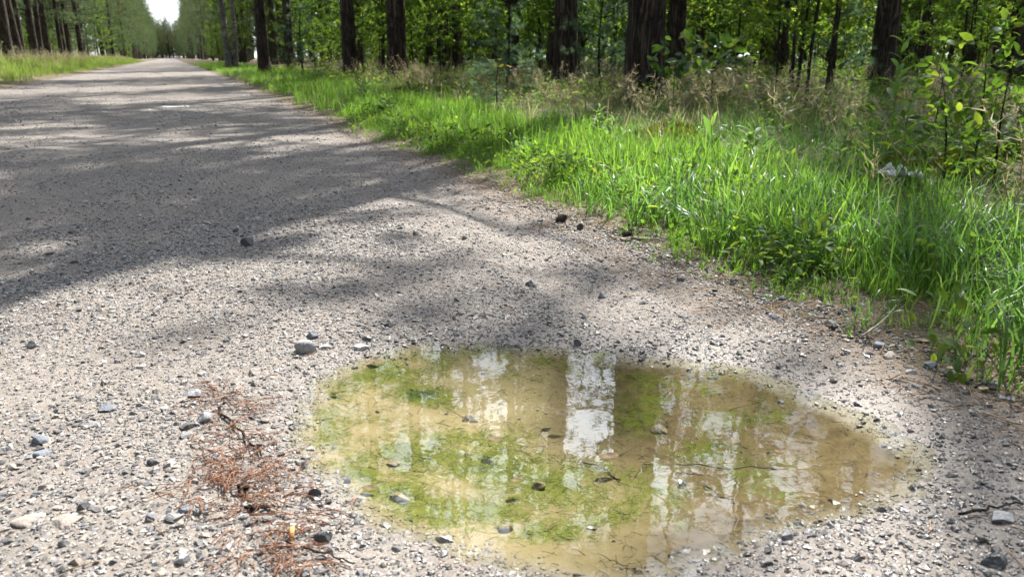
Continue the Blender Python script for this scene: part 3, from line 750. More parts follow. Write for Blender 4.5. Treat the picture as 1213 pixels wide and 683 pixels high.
def pine_parts(rng, h, r, cb=.45, cr=2.4, nl=46, axis_f=None, dead=8, per=15):
    "limbs and tuft positions of a tall pine, in the tree's own frame"
    limbs = MB(); Cn = []; Dn = []
    for i in range(nl):
        t = i / (nl - 1); z0 = h * (cb + (1 - cb) * t ** .9) - .3
        a = rng.uniform(0, 6.28); L = cr * (1.0 - .75 * t ** 1.6) * rng.uniform(.55, 1.15) * (.6 + .4 * min(1, t * 5))
        b = axis_f(z0); up = -.15 + .9 * t
        n = 6; s = np.linspace(0, 1, n)[:, None]
        d = np.array([math.cos(a), math.sin(a), 0])
        P = b + s * L * d + np.array([0, 0, 1]) * (s * up * L * .5 + .18 * L * s ** 2) + rng.normal(0, .04, (n, 3)) * s
        limbs.tube(P, np.linspace(.035 * (1.2 - t), .008, n), 4, False)
        k = max(4, int(per * L / cr + 3)); u = rng.uniform(.30, 1.0, k) ** .8; idx = u * (n - 1); i0 = np.minimum(idx.astype(int), n - 2)
        B = P[i0] + (P[i0 + 1] - P[i0]) * (idx - i0)[:, None]
        off = rng.normal(size=(k, 3)) * np.array([.34, .34, .16]) * (L / cr * .6 + .4)
        C = B + off; Cn.append(C); Dn.append(unit(d[None] * .6 + off + np.array([0, 0, .5])))
        for q in range(0, k, 3): limbs.tube(np.stack([B[q], (B[q] + C[q]) / 2 + [0, 0, .03], C[q]]), [.008, .006, .004], 3, False)
    for i in range(dead):                                        # dead snags under the crown
        z0 = h * rng.uniform(.05, max(cb, .12)); a = rng.uniform(0, 6.28); L = rng.uniform(.3, 1.1); b = axis_f(z0)
        s = np.linspace(0, 1, 4)[:, None]; P = b + s * L * np.array([math.cos(a), math.sin(a), rng.uniform(-.3, .3)]) + rng.normal(0, .03, (4, 3)) * s
        limbs.tube(P, np.linspace(.016, .004, 4), 4, False)
    return limbs, np.vstack(Cn), np.vstack(Dn)

# where the photograph shows sun on the ground (pixels), and how many tufts may stand in its way
LIT = [([(0, 335), (130, 305), (250, 278), (400, 242), (520, 214), (560, 222), (700, 262), (900, 330), (1010, 380), (1213, 440), (1213, 590), (1060, 640), (900, 683), (130, 683), (60, 600), (0, 560)], .05),
       ([(330, 120), (520, 130), (700, 150), (900, 190), (1010, 240), (1010, 360), (900, 330), (700, 262), (560, 205), (500, 185), (430, 160)], .05),
       ([(1010, 240), (1213, 240), (1213, 440), (1010, 380)], .35),
       ([(330, 225), (500, 208), (480, 235), (330, 262)], .1), ([(250, 150), (430, 165), (480, 185), (330, 180), (200, 168)], .15),
       ([(0, 285), (70, 280), (40, 300), (0, 308)], .15), ([(540, 90), (760, 110), (1000, 100), (1200, 110), (1200, 150), (980, 165), (800, 165), (640, 150), (540, 120)], .35)]
LIT = [(np.array(p, float), k) for p, k in LIT]
# where it shows shade (pixels) and how much of it: boughs over the road
SHADE = [([(0, 335), (119, 302), (264, 265), (369, 248), (490, 217), (505, 198), (440, 190), (300, 192), (180, 200), (60, 196), (0, 200)], .9),
         ([(0, 160), (180, 168), (300, 183), (420, 176), (480, 184), (440, 190), (300, 192), (180, 200), (0, 200)], .6),
         ([(490, 217), (555, 206), (560, 172), (505, 172), (470, 188)], .7),
         ([(0, 118), (150, 120), (300, 140), (380, 150), (300, 160), (100, 155), (0, 150)], .4),
         ([(420, 368), (450, 340), (530, 326), (620, 328), (660, 350), (630, 374), (550, 382), (460, 382)], .55),
         ([(0, 545), (90, 580), (190, 683), (0, 683)], .32), ([(1060, 600), (1213, 560), (1213, 683), (950, 683)], .75), ([(1090, 470), (1213, 490), (1213, 560), (1120, 560)], .45),
         ([(1100, 300), (1213, 290), (1213, 420), (1140, 400)], .1), ([(1000, 165), (1213, 165), (1213, 235), (1020, 235)], .6), ([(700, 125), (960, 150), (990, 180), (720, 160)], .5), ([(880, 470), (1100, 540), (1080, 590), (900, 600)], .35)]
SHADE = [(np.array(p, float), min(1.0, k * 1.15)) for p, k in SHADE]
# sky showing in the puddle: (px, py, rx, ry)
SKYGAP = [(688, 462, 27, 48), (678, 525, 22, 16), (580, 440, 14, 30), (797, 505, 30, 36), (952, 530, 16, 75), (935, 590, 16, 30), (405, 578, 30, 24), (545, 610, 66, 56), (600, 600, 40, 56), (860, 640, 40, 44), (690, 545, 26, 30),
          (500, 555, 16, 40), (780, 570, 14, 26), (470, 540, 10, 18), (700, 640, 44, 34), (620, 660, 36, 30), (780, 640, 22, 34), (740, 560, 12, 30), (1000, 575, 10, 30), (850, 505, 30, 20)]
_rk = np.random.default_rng(99)
def thin(Cw, dens=.42):
    "which tufts of a crown stay: gaps where the sun falls on the road and where the sky shows"
    G = Cw - SUN_V[None] * (Cw[:, 2] / SUN_V[2])[:, None]
    px, py, zc = to_pix(G); k = np.full(len(Cw), dens)
    inside = (zc > .2)
    for p, pr in LIT: k = np.where(inside & in_poly(p, px, py), np.minimum(k, pr), k)
    Q = Cw.copy(); Q[:, 2] = 2 * WL - Q[:, 2]                       # the mirror image in the water
    px, py, zc = to_pix(Q)
    for (cx, cy_, rx, ry) in SKYGAP:
        d = ((px - cx) / rx) ** 2 + ((py - cy_) / ry) ** 2
        k = np.where((zc > .2) & (d < 1), np.minimum(k, .10), k)
    return _rk.uniform(0, 1, len(Cw)) < k

rt = np.random.default_rng(31)
PINES = []
def make_pine(loc, dia, label, group=None, h=19, lean=0.0, cb=.28, cr=2.4, sides=20, rz=None):
    PINES.append(dict(loc=np.array(loc), dia=dia, label=label, group=group, h=h, lean=lean, cb=cb, cr=cr, sides=sides, rz=rt.uniform(0, 6.28) if rz is None else rz, boughs=[]))
def assign_boughs():
    "hang boughs on the standing pines where their shade falls on the road as photographed"
    rb = np.random.default_rng(8)
    for poly, amt in SHADE:
        G = np.array([gp(a, b)[:2] for a, b in poly]); lo, hi = G.min(0), G.max(0); st = .42
        for gx in np.arange(lo[0], hi[0], st):
            for gy in np.arange(lo[1], hi[1], st):
                x = gx + rb.uniform(-.2, .2); y = gy + rb.uniform(-.2, .2)
                if not in_poly(G, x, y) or rb.uniform() > amt: continue
                best = None
                for P in PINES:
                    d = P['loc'][:2] - np.array([x, y]); sh = SUN_V[:2] / SUN_V[2]
                    z = float(np.clip((d @ sh) / (sh @ sh), 3.6, P['h'] - 2.0))
                    r_ = np.linalg.norm(np.array([x, y]) + sh * z - P['loc'][:2])
                    if r_ < 4.9 and (best is None or r_ < best[0]): best = (r_, P, z)
                if best is None: continue
                r_, P, z = best; c = np.array([x, y, 0]) + SUN_V / SUN_V[2] * z
                P['boughs'].append((c - np.array([P['loc'][0], P['loc'][1], P['loc'][2]]), amt))
def build_pine(p):
    loc, rz, h, dia = p['loc'], p['rz'], p['h'], p['dia']
    e = thing('pine_tree', loc, p['label'], 'pine tree', p['group'], rz)
    tm, ax = trunk_mesh(rt, h, dia / 2, M['bark'], p['sides'], 60, p['lean']); tr_o = obj('trunk', tm, e)
    limbs, Cn, Dn = pine_parts(rt, h, dia / 2, p['cb'], p['cr'], 56, axis_f=ax, per=17)
    cs, sn = math.cos(rz), math.sin(rz)
    Cw = np.stack([Cn[:, 0] * cs - Cn[:, 1] * sn + loc[0], Cn[:, 0] * sn + Cn[:, 1] * cs + loc[1], Cn[:, 2] + loc[2]], 1)
    k = thin(Cw, .42 if math.hypot(loc[0], loc[1]) < 22 else .95); Cn, Dn = Cn[k], Dn[k]; EC, ED = [], []
    for b, amt in p['boughs']:
        b = np.array([b[0] * cs + b[1] * sn, -b[0] * sn + b[1] * cs, b[2]])
        root = ax(max(b[2] - .25 * math.hypot(b[0], b[1]) - .2, 1.5)); t = np.linspace(0, 1, 6)[:, None]
        Q = root + (b - root) * t + np.array([0, 0, .12]) * np.sin(t * PI) + rt.normal(0, .03, (6, 3)) * t
        limbs.tube(Q, np.linspace(.017, .004, 6), 4, False)
        m_ = 20; off = rt.normal(size=(m_, 3)) * np.array([.26, .26, .12]); EC.append(b + off); ED.append(unit(off + unit(b - root) * .3 + np.array([0, 0, .3])))
    mb = MB(); needle_arrays(mb, rt, Cn, Dn, .24, .020, 24)
    if EC: needle_arrays(mb, rt, np.vstack(EC), np.vstack(ED), .24, .022, 26)
    obj('branches', limbs.mesh('branches', M['bark'], True), tr_o); obj('crown', mb.mesh('crown', M['pine'], False), e)
def tree_at(px, depth):
    p = at_depth(px, depth); return (p[0], p[1], hz(p[0], p[1]))
MAIN = [  # px, trunk width px, diameter, lean, label
    (764, 45, .38, .00, 'thickest dark pine trunk, rising right of centre behind the bright grass'),
    (801, 21, .32, .01, 'narrower pine trunk standing close behind the thickest pine'),
    (670, 28, .37, -.02, 'crooked pine trunk left of the thickest pine, young pines beside it'),
    (1046, 27, .33, .00, 'pine trunk rising from the pale dry grass on the right'),
    (470, 23, .38, -.02, 'straight dark pine trunk at the grass edge, nearest to the road on the right'),
    (526, 12, .30, .00, 'left one of two slim pine trunks close together deeper in the wood'),
    (541, 11, .28, .01, 'right one of two slim pine trunks close together deeper in the wood'),
    (415, 17, .37, -.01, 'dark pine trunk between the birch side and the straight roadside pine'),
    (344, 11, .33, .00, 'slim pine trunk whose foot is hidden by leafy saplings'),
    (312, 14, .39, .00, 'dark pine trunk second beyond the birch along the right verge'),
    (1203, 26, .37, .00, 'dark pine trunk cut by the right edge behind leafy saplings')]
for i, (px, wpx, dia, lean, lb) in enumerate(MAIN):
    make_pine(tree_at(px, dia * F / wpx), dia, lb, h=rt.uniform(17, 21), lean=lean, sides=28 if i < 5 else 16, cr=2.5)

# shared kinds for the rest of the wood
def pine_kind(h, dia, cb, cr, nl=66):
    tm, ax = trunk_mesh(rt, h, dia / 2, M['bark'], 10, 26); limbs, Cn, Dn = pine_parts(rt, h, dia / 2, cb, cr, nl, ax, 12)
    mb = MB(); needle_arrays(mb, rt, Cn, Dn, .26, .026, 22)
    return [('trunk', tm), ('branches', limbs.mesh('branches', M['bark'])), ('crown', mb.mesh('crown', M['pine'], False))]
def place_kind(name, kind, loc, label, cat, group, sc=1.0, rz=None, tilt=(0, 0)):
    e = thing(name, loc, label, cat, group, rt.uniform(0, 6.28) if rz is None else rz, sc, tilt)
    tr_o = None
    for nm, me in kind:
        o = obj(nm, me, tr_o if nm == 'branches' and tr_o else e)
        if nm == 'trunk': tr_o = o
    return e
PK = [pine_kind(19, .32, .42, 2.4), pine_kind(21, .36, .48, 2.6), pine_kind(17, .28, .38, 2.1)]
PE = [pine_kind(20, .34, .10, 3.3, 64), pine_kind(18, .32, .08, 3.1, 60), pine_kind(21, .36, .14, 3.2, 64)]      # roadside pines, branched low

def broad_parts(rng, h, r, nb, bl, nleaf, ll, lw, zb=.2, mat='leafy', bark='bark2', droop=.1, detail=False, sub=2, each=False):
    mb = MB(); n = 9; t = np.linspace(0, 1, n)
    ph = rng.uniform(0, 6.28, 2)
    P = np.stack([.05 * h * np.sin(t * 3 + ph[0]) * t, .05 * h * np.sin(t * 2.5 + ph[1]) * t, t * h - .03], 1)
    mb.tube(P, r * (1 - .88 * t), 7, False)
    A = []; Dd = []
    def along(Q, k, lo):
        u = rng.uniform(lo, 1, k) * (len(Q) - 1); i0 = np.minimum(u.astype(int), len(Q) - 2)
        return Q[i0] + (Q[i0 + 1] - Q[i0]) * (u - i0)[:, None]
    per = max(1, nleaf // (nb * (1 + sub)))
    for i in range(nb):
        u = zb + (1 - zb) * ((i + rng.uniform(0, 1)) / nb); k = u * (n - 1); i0 = min(int(k), n - 2)
        b = P[i0] + (P[i0 + 1] - P[i0]) * (k - i0); a = i * 2.4 + rng.uniform(-.5, .5)
        L = bl * (1.1 - .7 * u) * rng.uniform(.6, 1.2); d = np.array([math.cos(a), math.sin(a), rng.uniform(.15, .8)])
        s = np.linspace(0, 1, 5)[:, None]; Q = b + s * L * d + s ** 2 * np.array([0, 0, -droop]) * L + rng.normal(0, .03 * L, (5, 3)) * s
        mb.tube(Q, np.linspace(r * .35 * (1.1 - .8 * u), r * .06, 5), 4, False)
        A.append(along(Q, per, .25)); Dd.append(np.repeat(unit(Q[-1] - Q[0])[None], per, 0))
        for j in range(sub):
            b2 = along(Q, 1, .3)[0]; d2 = unit(d + rng.normal(0, .7, 3)); L2 = L * rng.uniform(.3, .55)
            Q2 = b2 + s * L2 * d2 + rng.normal(0, .03 * L2, (5, 3)) * s
            mb.tube(Q2, np.linspace(r * .12, r * .04, 5), 3, False)
            A.append(along(Q2, per, .1)); Dd.append(np.repeat(d2[None], per, 0))
    A = np.vstack(A); Dd = np.vstack(Dd); k = len(A)
    lf = MB(); D = unit(Dd + rng.normal(0, .8, (k, 3)) + np.array([0, 0, -.15])); N = unit(rng.normal(0, .55, (k, 3)) + np.array([0, 0, 1]))
    s = rng.uniform(.6, 1.2, k)
    if each:                                                     # large leaves, one by one
        out = [('stem', mb.mesh('stem', M[bark]))]; Pq = A + rng.normal(0, ll * .3, (k, 3)); ti = rng.uniform(0, 1, k)
        for q in range(k):
            l1 = MB(); leaf_mesh_arrays(l1, Pq[q:q + 1], D[q:q + 1], N[q:q + 1], ll * s[q:q + 1], lw * s[q:q + 1], ti[q:q + 1], True); out.append(('leaf', l1.mesh('leaf', M[mat])))
        return out
    leaf_mesh_arrays(lf, A + rng.normal(0, ll * .3, (k, 3)), D, N, ll * s, lw * s, rng.uniform(0, 1, k), detail)
    return [('stem', mb.mesh('stem', M[bark])), ('foliage', lf.mesh('foliage', M[mat], False))]
def young_pine_parts(rng, h, r):
    mb = MB(); t = np.linspace(0, 1, 8); P = np.stack([.03 * h * np.sin(t * 4), .02 * h * np.sin(t * 3 + 1), t * h - .03], 1); mb.tube(P, r * (1 - .85 * t), 6, False)
    C = []; Dn = []
    for w in range(int(h / .32)):
        z0 = .15 * h + w * .32
        if z0 > h: break
        for j in range(5):
            a = rng.uniform(0, 6.28); L = (.30 + .32 * (h - z0)) * rng.uniform(.5, 1.0); L = min(L, 1.1)
            s = np.linspace(0, 1, 5)[:, None]; d = np.array([math.cos(a), math.sin(a), rng.uniform(.1, .5)])
            Q = np.array([0, 0, z0]) + s * L * d; mb.tube(Q, np.linspace(r * .3, r * .08, 5), 3, False)
            k = max(3, int(L / .07)); u = rng.uniform(.15, 1, k)[:, None]; C.append(np.array([0, 0, z0]) + u * L * d + rng.normal(0, .04, (k, 3))); Dn.append(np.repeat(unit(d)[None], k, 0))
    C = np.vstack(C); Dn = np.vstack(Dn); nb = MB(); needle_arrays(nb, rng, C, Dn, .085, .006, 26)
    return [('stem', mb.mesh('stem', M['bark2'])), ('foliage', nb.mesh('foliage', M['youngpine'], False))]
SH = [broad_parts(rt, 1.6, .014, 16, .7, 1250, .062, .036, .12), broad_parts(rt, 2.4, .014, 22, .9, 1900, .070, .042, .2),
      broad_parts(rt, 3.4, .017, 28, 1.1, 2500, .066, .04, .25), broad_parts(rt, 1.1, .010, 12, .55, 600, .05, .028, .08), broad_parts(rt, 2.9, .015, 24, 1.0, 1800, .08, .046, .3)]
BT = [broad_parts(rt, 9, .08, 46, 2.3, 5200, .11, .075, .12), broad_parts(rt, 12, .10, 56, 2.7, 6400, .12, .08, .15), broad_parts(rt, 7, .06, 40, 1.9, 4200, .11, .07, .08)]
YP = [young_pine_parts(rt, 1.5, .02), young_pine_parts(rt, 2.3, .028), young_pine_parts(rt, .8, .014)]
for K in PK + PE + SH + BT + YP: pass

ANCH = [(271, 'the forked birch'), (312, 'the pine second beyond the birch'), (344, 'the slim pine hidden by saplings'), (415, 'the pine left of the straight roadside pine'), (470, 'the straight roadside pine'),
        (533, 'the pair of slim pines'), (610, 'the gap left of the crooked pine'), (670, 'the crooked pine'), (715, 'the gap before the thickest pine'), (764, 'the thickest pine'), (801, 'the narrow pine behind the thickest one'), (865, 'the bushy gap right of the thickest pine'), (930, 'the leafy thicket of the right half'),
        (990, 'the thin saplings left of the dry grass pine'), (1046, 'the pine in dry grass'), (1110, 'the dark gap right of the dry grass pine'), (1203, 'the pine at the right edge')]
def where(x, y, s=1.0):
    px, py, zc = to_pix(np.array([[x, y, .4]])); p = px[0]
    if p < 225 or p > 1240: return 'outside the picture beside the wood in view'
    q = min(ANCH, key=lambda a: abs(a[0] - p)); d = p - q[0]
    sd_ = 'straight behind' if abs(d) < 7 else ('left of' if d < 0 else 'right of')
    return ('close ' if zc[0] < 17 else 'deep ' if zc[0] > 30 else 'further back ') + sd_ + ' ' + q[1]
LAN = [(8, 'the leftmost pine'), (25, 'the leaning pine on the left'), (46, 'the close pair of pines on the left'), (74, 'the slim pine over the pale bush'), (83, 'the dark pine right of the pale bush'), (110, 'the first pines of the left row'), (135, 'the middle pines of the left row'), (165, 'the last pines of the left row')]
def where_left(x, y):
    px, py, zc = to_pix(np.array([[x, y, .4]])); p = px[0]
    if p < -6: return 'outside the picture on the left'
    q = min(LAN, key=lambda a: abs(a[0] - p)); d = p - q[0]
    return ('near ' if zc[0] < 55 else 'far ' if zc[0] > 85 else 'midway ') + ('behind' if abs(d) < 4 else 'left of' if d < 0 else 'right of') + ' ' + q[1]
GAPX = [(685, 30), (797, 22), (952, 17), (545, 24), (862, 20), (408, 22), (590, 14)]
def in_gap(x, y, z=7.0):
    q = to_pix(np.array([[x, y, 2 * WL - z]]))[0][0]; return any(abs(q - c) < w for c, w in GAPX)
def gap_kind(kind, loc, sc, rz):
    "the same leafy kind with its leaves left out where the puddle mirrors open sky"
    out = []
    for nm, me in kind:
        if nm != 'foliage': out.append((nm, me)); continue
        n_ = len(me.vertices); V = np.empty(n_ * 3, np.float32); me.vertices.foreach_get('co', V); V = V.reshape(-1, 4, 3).astype(float); T = np.empty(n_, np.float32); me.attributes['tint'].data.foreach_get('value', T)
        c = V.mean(1) * sc; W_ = np.stack([c[:, 0] * math.cos(rz) - c[:, 1] * math.sin(rz) + loc[0], c[:, 0] * math.sin(rz) + c[:, 1] * math.cos(rz) + loc[1], c[:, 2] + loc[2]], 1)
        W_[:, 2] = 2 * WL - W_[:, 2]; px, py, zc = to_pix(W_); k = np.ones(len(V), bool)
        for (cx, cy_, rx, ry) in SKYGAP: k &= ~((zc > .2) & (((px - cx) / rx) ** 2 + ((py - cy_) / ry) ** 2 < 1) & (_rk.uniform(0, 1, len(V)) > .10))
        if k.all(): out.append((nm, me)); continue
        m2 = MB(); kk = int(k.sum()); o4 = np.arange(kk)[:, None] * 4
        m2.add(V[k].reshape(-1, 3), None, np.concatenate([o4 + np.array([[0, 1, 2]]), o4 + np.array([[0, 2, 3]])]), T.reshape(-1, 4)[k].ravel()); out.append((nm, m2.mesh('foliage', me.materials[0], False)))
    return out
# the wood on the right, deep behind the named trunks
taken = [tree_at(px, dia * F / w)[:2] for (px, w, dia, l, b_) in MAIN]
def free(x, y, d): return all((x - a) ** 2 + (y - b) ** 2 > d * d for a, b in taken)
n = 0
for tries in range(4000):
    if n >= 34: break
    f = rt.uniform(9, 42); a = YAW + rt.uniform(-.25, .68); x, y = f * math.sin(a), f * math.cos(a)
    if x < 4.6 + .04 * y or not free(x, y, 2.3): continue
    px, py, zc = to_pix(np.array([[x, y, .5]]))
    if any(abs(px[0] - q[0]) < 18 for q in MAIN) and f < 16: continue
    if f < 13 and -50 < px[0] < 1260: continue
    if f < 24 and abs((x - .35) * math.cos(SUN_AZ) - (y - 1.15) * math.sin(SUN_AZ)) < .85: continue
    if in_gap(x, y) and rt.uniform() < .85: continue
    taken.append((x, y)); n += 1
    if f < 43: make_pine((x, y, hz(x, y)), rt.uniform(.22, .34), 'dark pine trunk ' + where(x, y), 'pines deep in the right hand wood', h=rt.uniform(16, 21), cr=2.2, sides=14, lean=rt.uniform(-.03, .03))
    else: place_kind('pine_tree', PK[rt.integers(0, 3)], (x, y, hz(x, y)), 'dark pine trunk ' + where(x, y), 'pine tree', 'pines deep in the right hand wood', rt.uniform(.85, 1.1))
assign_boughs()
for p in PINES: build_pine(p)
PINES.clear()
rt.bit_generator.state = {'bit_generator': 'PCG64', 'state': {'state': 339806073371942554058203241062029714696, 'inc': 107090353359002252723118071224206516545}, 'has_uint32': 0, 'uinteger': 0}   # keeps the planting below as it is
# rows along the road, both sides; beyond 150 m they read as one mass
y = -32.0; far_rows = []; near_rows = []
LROW = [(52, 'nearest stretch of the left roadside row'), (70, 'left roadside row just past the near trunks'), (95, 'middle of the left roadside row'), (125, 'left roadside row well down the road'), (999, 'far part of the left roadside row')]
RROW = [(62, 'right roadside row just past the birch'), (85, 'right roadside row some way past the birch'), (120, 'right roadside row well past the birch'), (999, 'far part of the right roadside row')]
while y < 470:
    for side in (-1, 1):
        for row in range(3):
            x = side * (4.6 + 3.6 * row) + rt.uniform(-1.2, 1.2) + (-3.0 if side < 0 else 2.3); yy = y + rt.uniform(-2.5, 2.5)
            if side > 0 and 1 < yy < 44: continue
            if row == 2 and yy > 160: continue
            if not free(x, yy, 2.0): continue
            lowb = (row == 0 or rt.uniform() < .5) and (yy > 56 or yy < 34); ki = int(rt.integers(0, 3))
            sc_ = rt.uniform(.72, 1.22); taken.append((x, yy))
            if yy > 150: far_rows.append((x, yy, sc_, ki)); continue
            K = PE[ki] if lowb else PK[ki]
            if yy < 36: near_rows.append((x, yy, sc_, ki)); continue
            if True:
                lb = [q for lim, q in (LROW if side < 0 else RROW) if yy < lim][0]
                lb = ['tall pine, front line, ', 'tall pine, second line, ', 'tall pine, third line, '][row] + lb; gr = ['pines along the right side of the road', 'pines along the left side of the road'][side < 0]
            place_kind('pine_tree', K, (x, yy, hz(x, yy)), lb, 'pine tree', gr, sc_)
    y += 4.2 if y < 120 else 6.5
for k in range(340): far_rows.append((rt.uniform(-30, 30), rt.uniform(470, 530), rt.uniform(.75, 1.1), int(rt.integers(0, 3))))
fr_ = np.array(far_rows); nf = len(fr_)
for nm, ix in (('far_pine_trunks', 0), ('far_pine_branches', 1), ('far_pine_crowns', 2)):
    scatter(nm, [k[ix][1] for k in PE], np.column_stack([fr_[:, 0], fr_[:, 1], height(fr_[:, 0], fr_[:, 1], False)]), np.column_stack([0 * fr_[:, 0], 0 * fr_[:, 0], fr_[:, 1] * 7.7]), fr_[:, 2], fr_[:, 3].astype(int),
            {'far_pine_trunks': 'trunks of the far pines where the road vanishes', 'far_pine_branches': 'branches of the far pines where the road vanishes', 'far_pine_crowns': 'green crowns of the far pines where the road vanishes'}[nm], 'far wood')
nr_ = np.array(near_rows)
for nm, ix, lb in (('side_pine_trunks', 0, 'trunks of the wood beside the camera, outside the picture'), ('side_pine_branches', 1, 'branches of the wood beside the camera, outside the picture'), ('side_pine_crowns', 2, 'crowns of the wood beside the camera, outside the picture')):
    scatter(nm, [k[ix][1] for k in PE], np.column_stack([nr_[:, 0], nr_[:, 1], height(nr_[:, 0], nr_[:, 1], False)]), np.column_stack([0 * nr_[:, 0], 0 * nr_[:, 0], nr_[:, 1] * 7.7]), nr_[:, 2], nr_[:, 3].astype(int), lb, 'wood')
# the far depth of the wood on the right: one mass
bx_, by_ = [], []
for tries in range(6000):
    if len(bx_) >= 360: break
    f = rt.uniform(34, 95); a = YAW + rt.uniform(-.36, .80); x, y = f * math.sin(a), f * math.cos(a)
    if x < 9 + .02 * y: continue
    bx_.append(x); by_.append(y)
for k in range(70): bx_.append(-rt.uniform(15, 40)); by_.append(rt.uniform(40, 130))
bx_ = np.array(bx_); by_ = np.array(by_); bi = rt.integers(0, 3, len(bx_)); bs = rt.uniform(.7, 1.2, len(bx_)); bz = height(bx_, by_, False); br = np.column_stack([0 * bx_, 0 * bx_, rt.uniform(0, 6.28, len(bx_))])
scatter('far_foliage', [k[1][1] for k in BT], np.column_stack([bx_, by_, bz - 1.6]), br, bs, bi, 'leafy depths of the far wood', 'far wood')
scatter('far_stems', [k[0][1] for k in BT], np.column_stack([bx_, by_, bz - 1.6]), br, bs, bi, 'stems in the depths of the far wood', 'far wood')
# left trunks that the photograph lets one tell apart
LEFT = [(8, 7, .32, 0, 'leftmost pine trunk, at the left edge of the picture'), (25, 9, .36, -.06, 'leaning pine trunk second from the left edge'), (43, 8, .34, 0, 'pine trunk third from the left edge, thicker of a close pair'),
        (49, 6, .28, .02, 'pine trunk fourth from the left edge, thinner of a close pair'), (74, 5, .28, 0, 'slim pine trunk left of the roadside row, over a pale leafy bush'), (83, 5.5, .32, 0, 'dark pine trunk just right of the pale leafy bush')]
for (px, w, dia, lean, lb) in LEFT:
    p = tree_at(px, dia * F / w); make_pine(p, dia, lb, h=19, lean=lean, cb=.16 if px > 30 else .3, cr=2.9, rz=0.0, sides=12)
for p in PINES: build_pine(p)
# broadleaf trees
BLAB = 'leafy broadleaf tree with fine branches filling the wood behind the pines'
n = 0
for tries in range(3000):
    if n >= 46: break
    f = rt.uniform(13, 48); a = YAW + rt.uniform(-.32, .63); x, y = f * math.sin(a), f * math.cos(a)
    if x < 4.4 + .02 * y or not free(x, y, 1.5): continue
    n += 1; taken.append((x, y)); sc_ = rt.uniform(.7, 1.1); rz_ = rt.uniform(0, 6.28); lo_ = (x, y, hz(x, y))
    place_kind('broadleaf_tree', gap_kind(BT[rt.integers(0, 3)], lo_, sc_, rz_), lo_, 'leafy tree ' + where(x, y), 'tree', 'broadleaf trees in the right hand wood', sc_, rz_)
n = 0
for tries in range(3000):
    if n >= 165: break
    f = rt.uniform(8.5, 40); a = YAW + rt.uniform(-.33, .61); x, y = f * math.sin(a), f * math.cos(a)
    if x < 4.0 + .03 * y or not free(x, y, .7): continue
    px, py, zc = to_pix(np.array([[x, y, .3]]))
    if f < 16.5 and any(abs(px[0] - q[0]) < q[1] * .8 + 34 and zc[0] < q[2] * F / q[1] for q in MAIN): continue
    n += 1; taken.append((x, y)); ki = int(rt.integers(0, 5)); K = SH[ki]
    sc_ = rt.uniform(.8, 1.3); rz_ = rt.uniform(0, 6.28)
    if f < 15: K = gap_kind(K, (x, y, hz(x, y)), sc_, rz_)
    place_kind('sapling', K, (x, y, hz(x, y)), ['waist high bush ', 'head high sapling ', 'tall sapling ', 'low bush ', 'tall thin sapling '][ki] + where(x, y), 'sapling', 'saplings in the understorey', sc_, rz_)
# left understorey
for k in range(60):
    y = 42 + 90 * rt.uniform() ** 1.4; x = -rt.uniform(8.2, 15)
    if to_pix(np.array([[x, y, 1.0]]))[0][0] < -12: continue
    place_kind('sapling', SH[rt.integers(0, 5)], (x, y, hz(x, y)), 'pale sapling ' + where_left(x, y), 'sapling', 'saplings under the left pines', rt.uniform(.7, 1.25))
for k in range(14):
    y = 48 + 110 * rt.uniform(); x = -rt.uniform(10, 17)
    if to_pix(np.array([[x, y, 1.0]]))[0][0] < -25: continue
    place_kind('broadleaf_tree', BT[rt.integers(0, 3)], (x, y, hz(x, y)), 'leafy tree ' + where_left(x, y), 'tree', 'broadleaf trees behind the left pines', rt.uniform(.7, 1.1))
for k in range(16):
    y = 40 + 110 * rt.uniform(); x = 3.7 + rt.uniform(.2, 2.5) + .006 * y
    place_kind('broadleaf_tree', BT[rt.integers(0, 3)], (x, y, hz(x, y)), 'leafy roadside tree ' + where(x, y), 'tree', 'roadside broadleaf trees on the right', rt.uniform(.45, .8))
for k in range(12):
    y = 60 + 130 * rt.uniform(); x = -rt.uniform(6.6, 8.6)
    place_kind('broadleaf_tree', BT[rt.integers(0, 3)], (x, y, hz(x, y)), 'bright leafy tree at the front ' + where_left(x, y), 'tree', 'leafy trees at the front of the left row', rt.uniform(.3, .75))
# birch with two stems
p = tree_at(271, 38)
e = thing('birch_tree', p, 'grey white birch with forked stems at the right verge far along the road', 'birch')
tm, ax = trunk_mesh(rt, 13, .17, M['birch'], 12, 30, -.03); obj('trunk', tm, e)
tm, ax = trunk_mesh(rt, 11, .12, M['birch'], 12, 30, .045); obj('trunk', tm, e, (.28, 0, 0))
for nm, me in BT[1]: 
    if nm == 'foliage': obj('crown', me, e, (0, 0, .8))
    else: obj('branches', me, e, (0, 0, .8))
# young pines by the crooked trunk
for (px, dep, k, s, lb) in [(714, 9.8, 1, .75, 'young pine with a thin bare stem between the two large trunks'), (602, 11.5, 1, .85, 'young bluish pine left of the crooked trunk'), (632, 10.2, 2, .9, 'small bluish pine seedling at the foot of the crooked trunk'),
                            (722, 12.5, 1, .9, 'young pine farther back, left of the thickest trunk'), (585, 14, 0, 1.2, 'young pine left of the crooked trunk, farther into the wood'), (985, 9.5, 1, .85, 'young pine sapling left of the pine in dry grass'), (360, 22, 1, 1.1, 'young pine beside the slim trunk near the birch'), (590, 8.2, 2, .75, 'low bluish pine seedling in the dry grass by the bright verge')]:
    place_kind('young_pine', YP[k], tree_at(px, dep), lb, 'young pine', 'young pines', s)

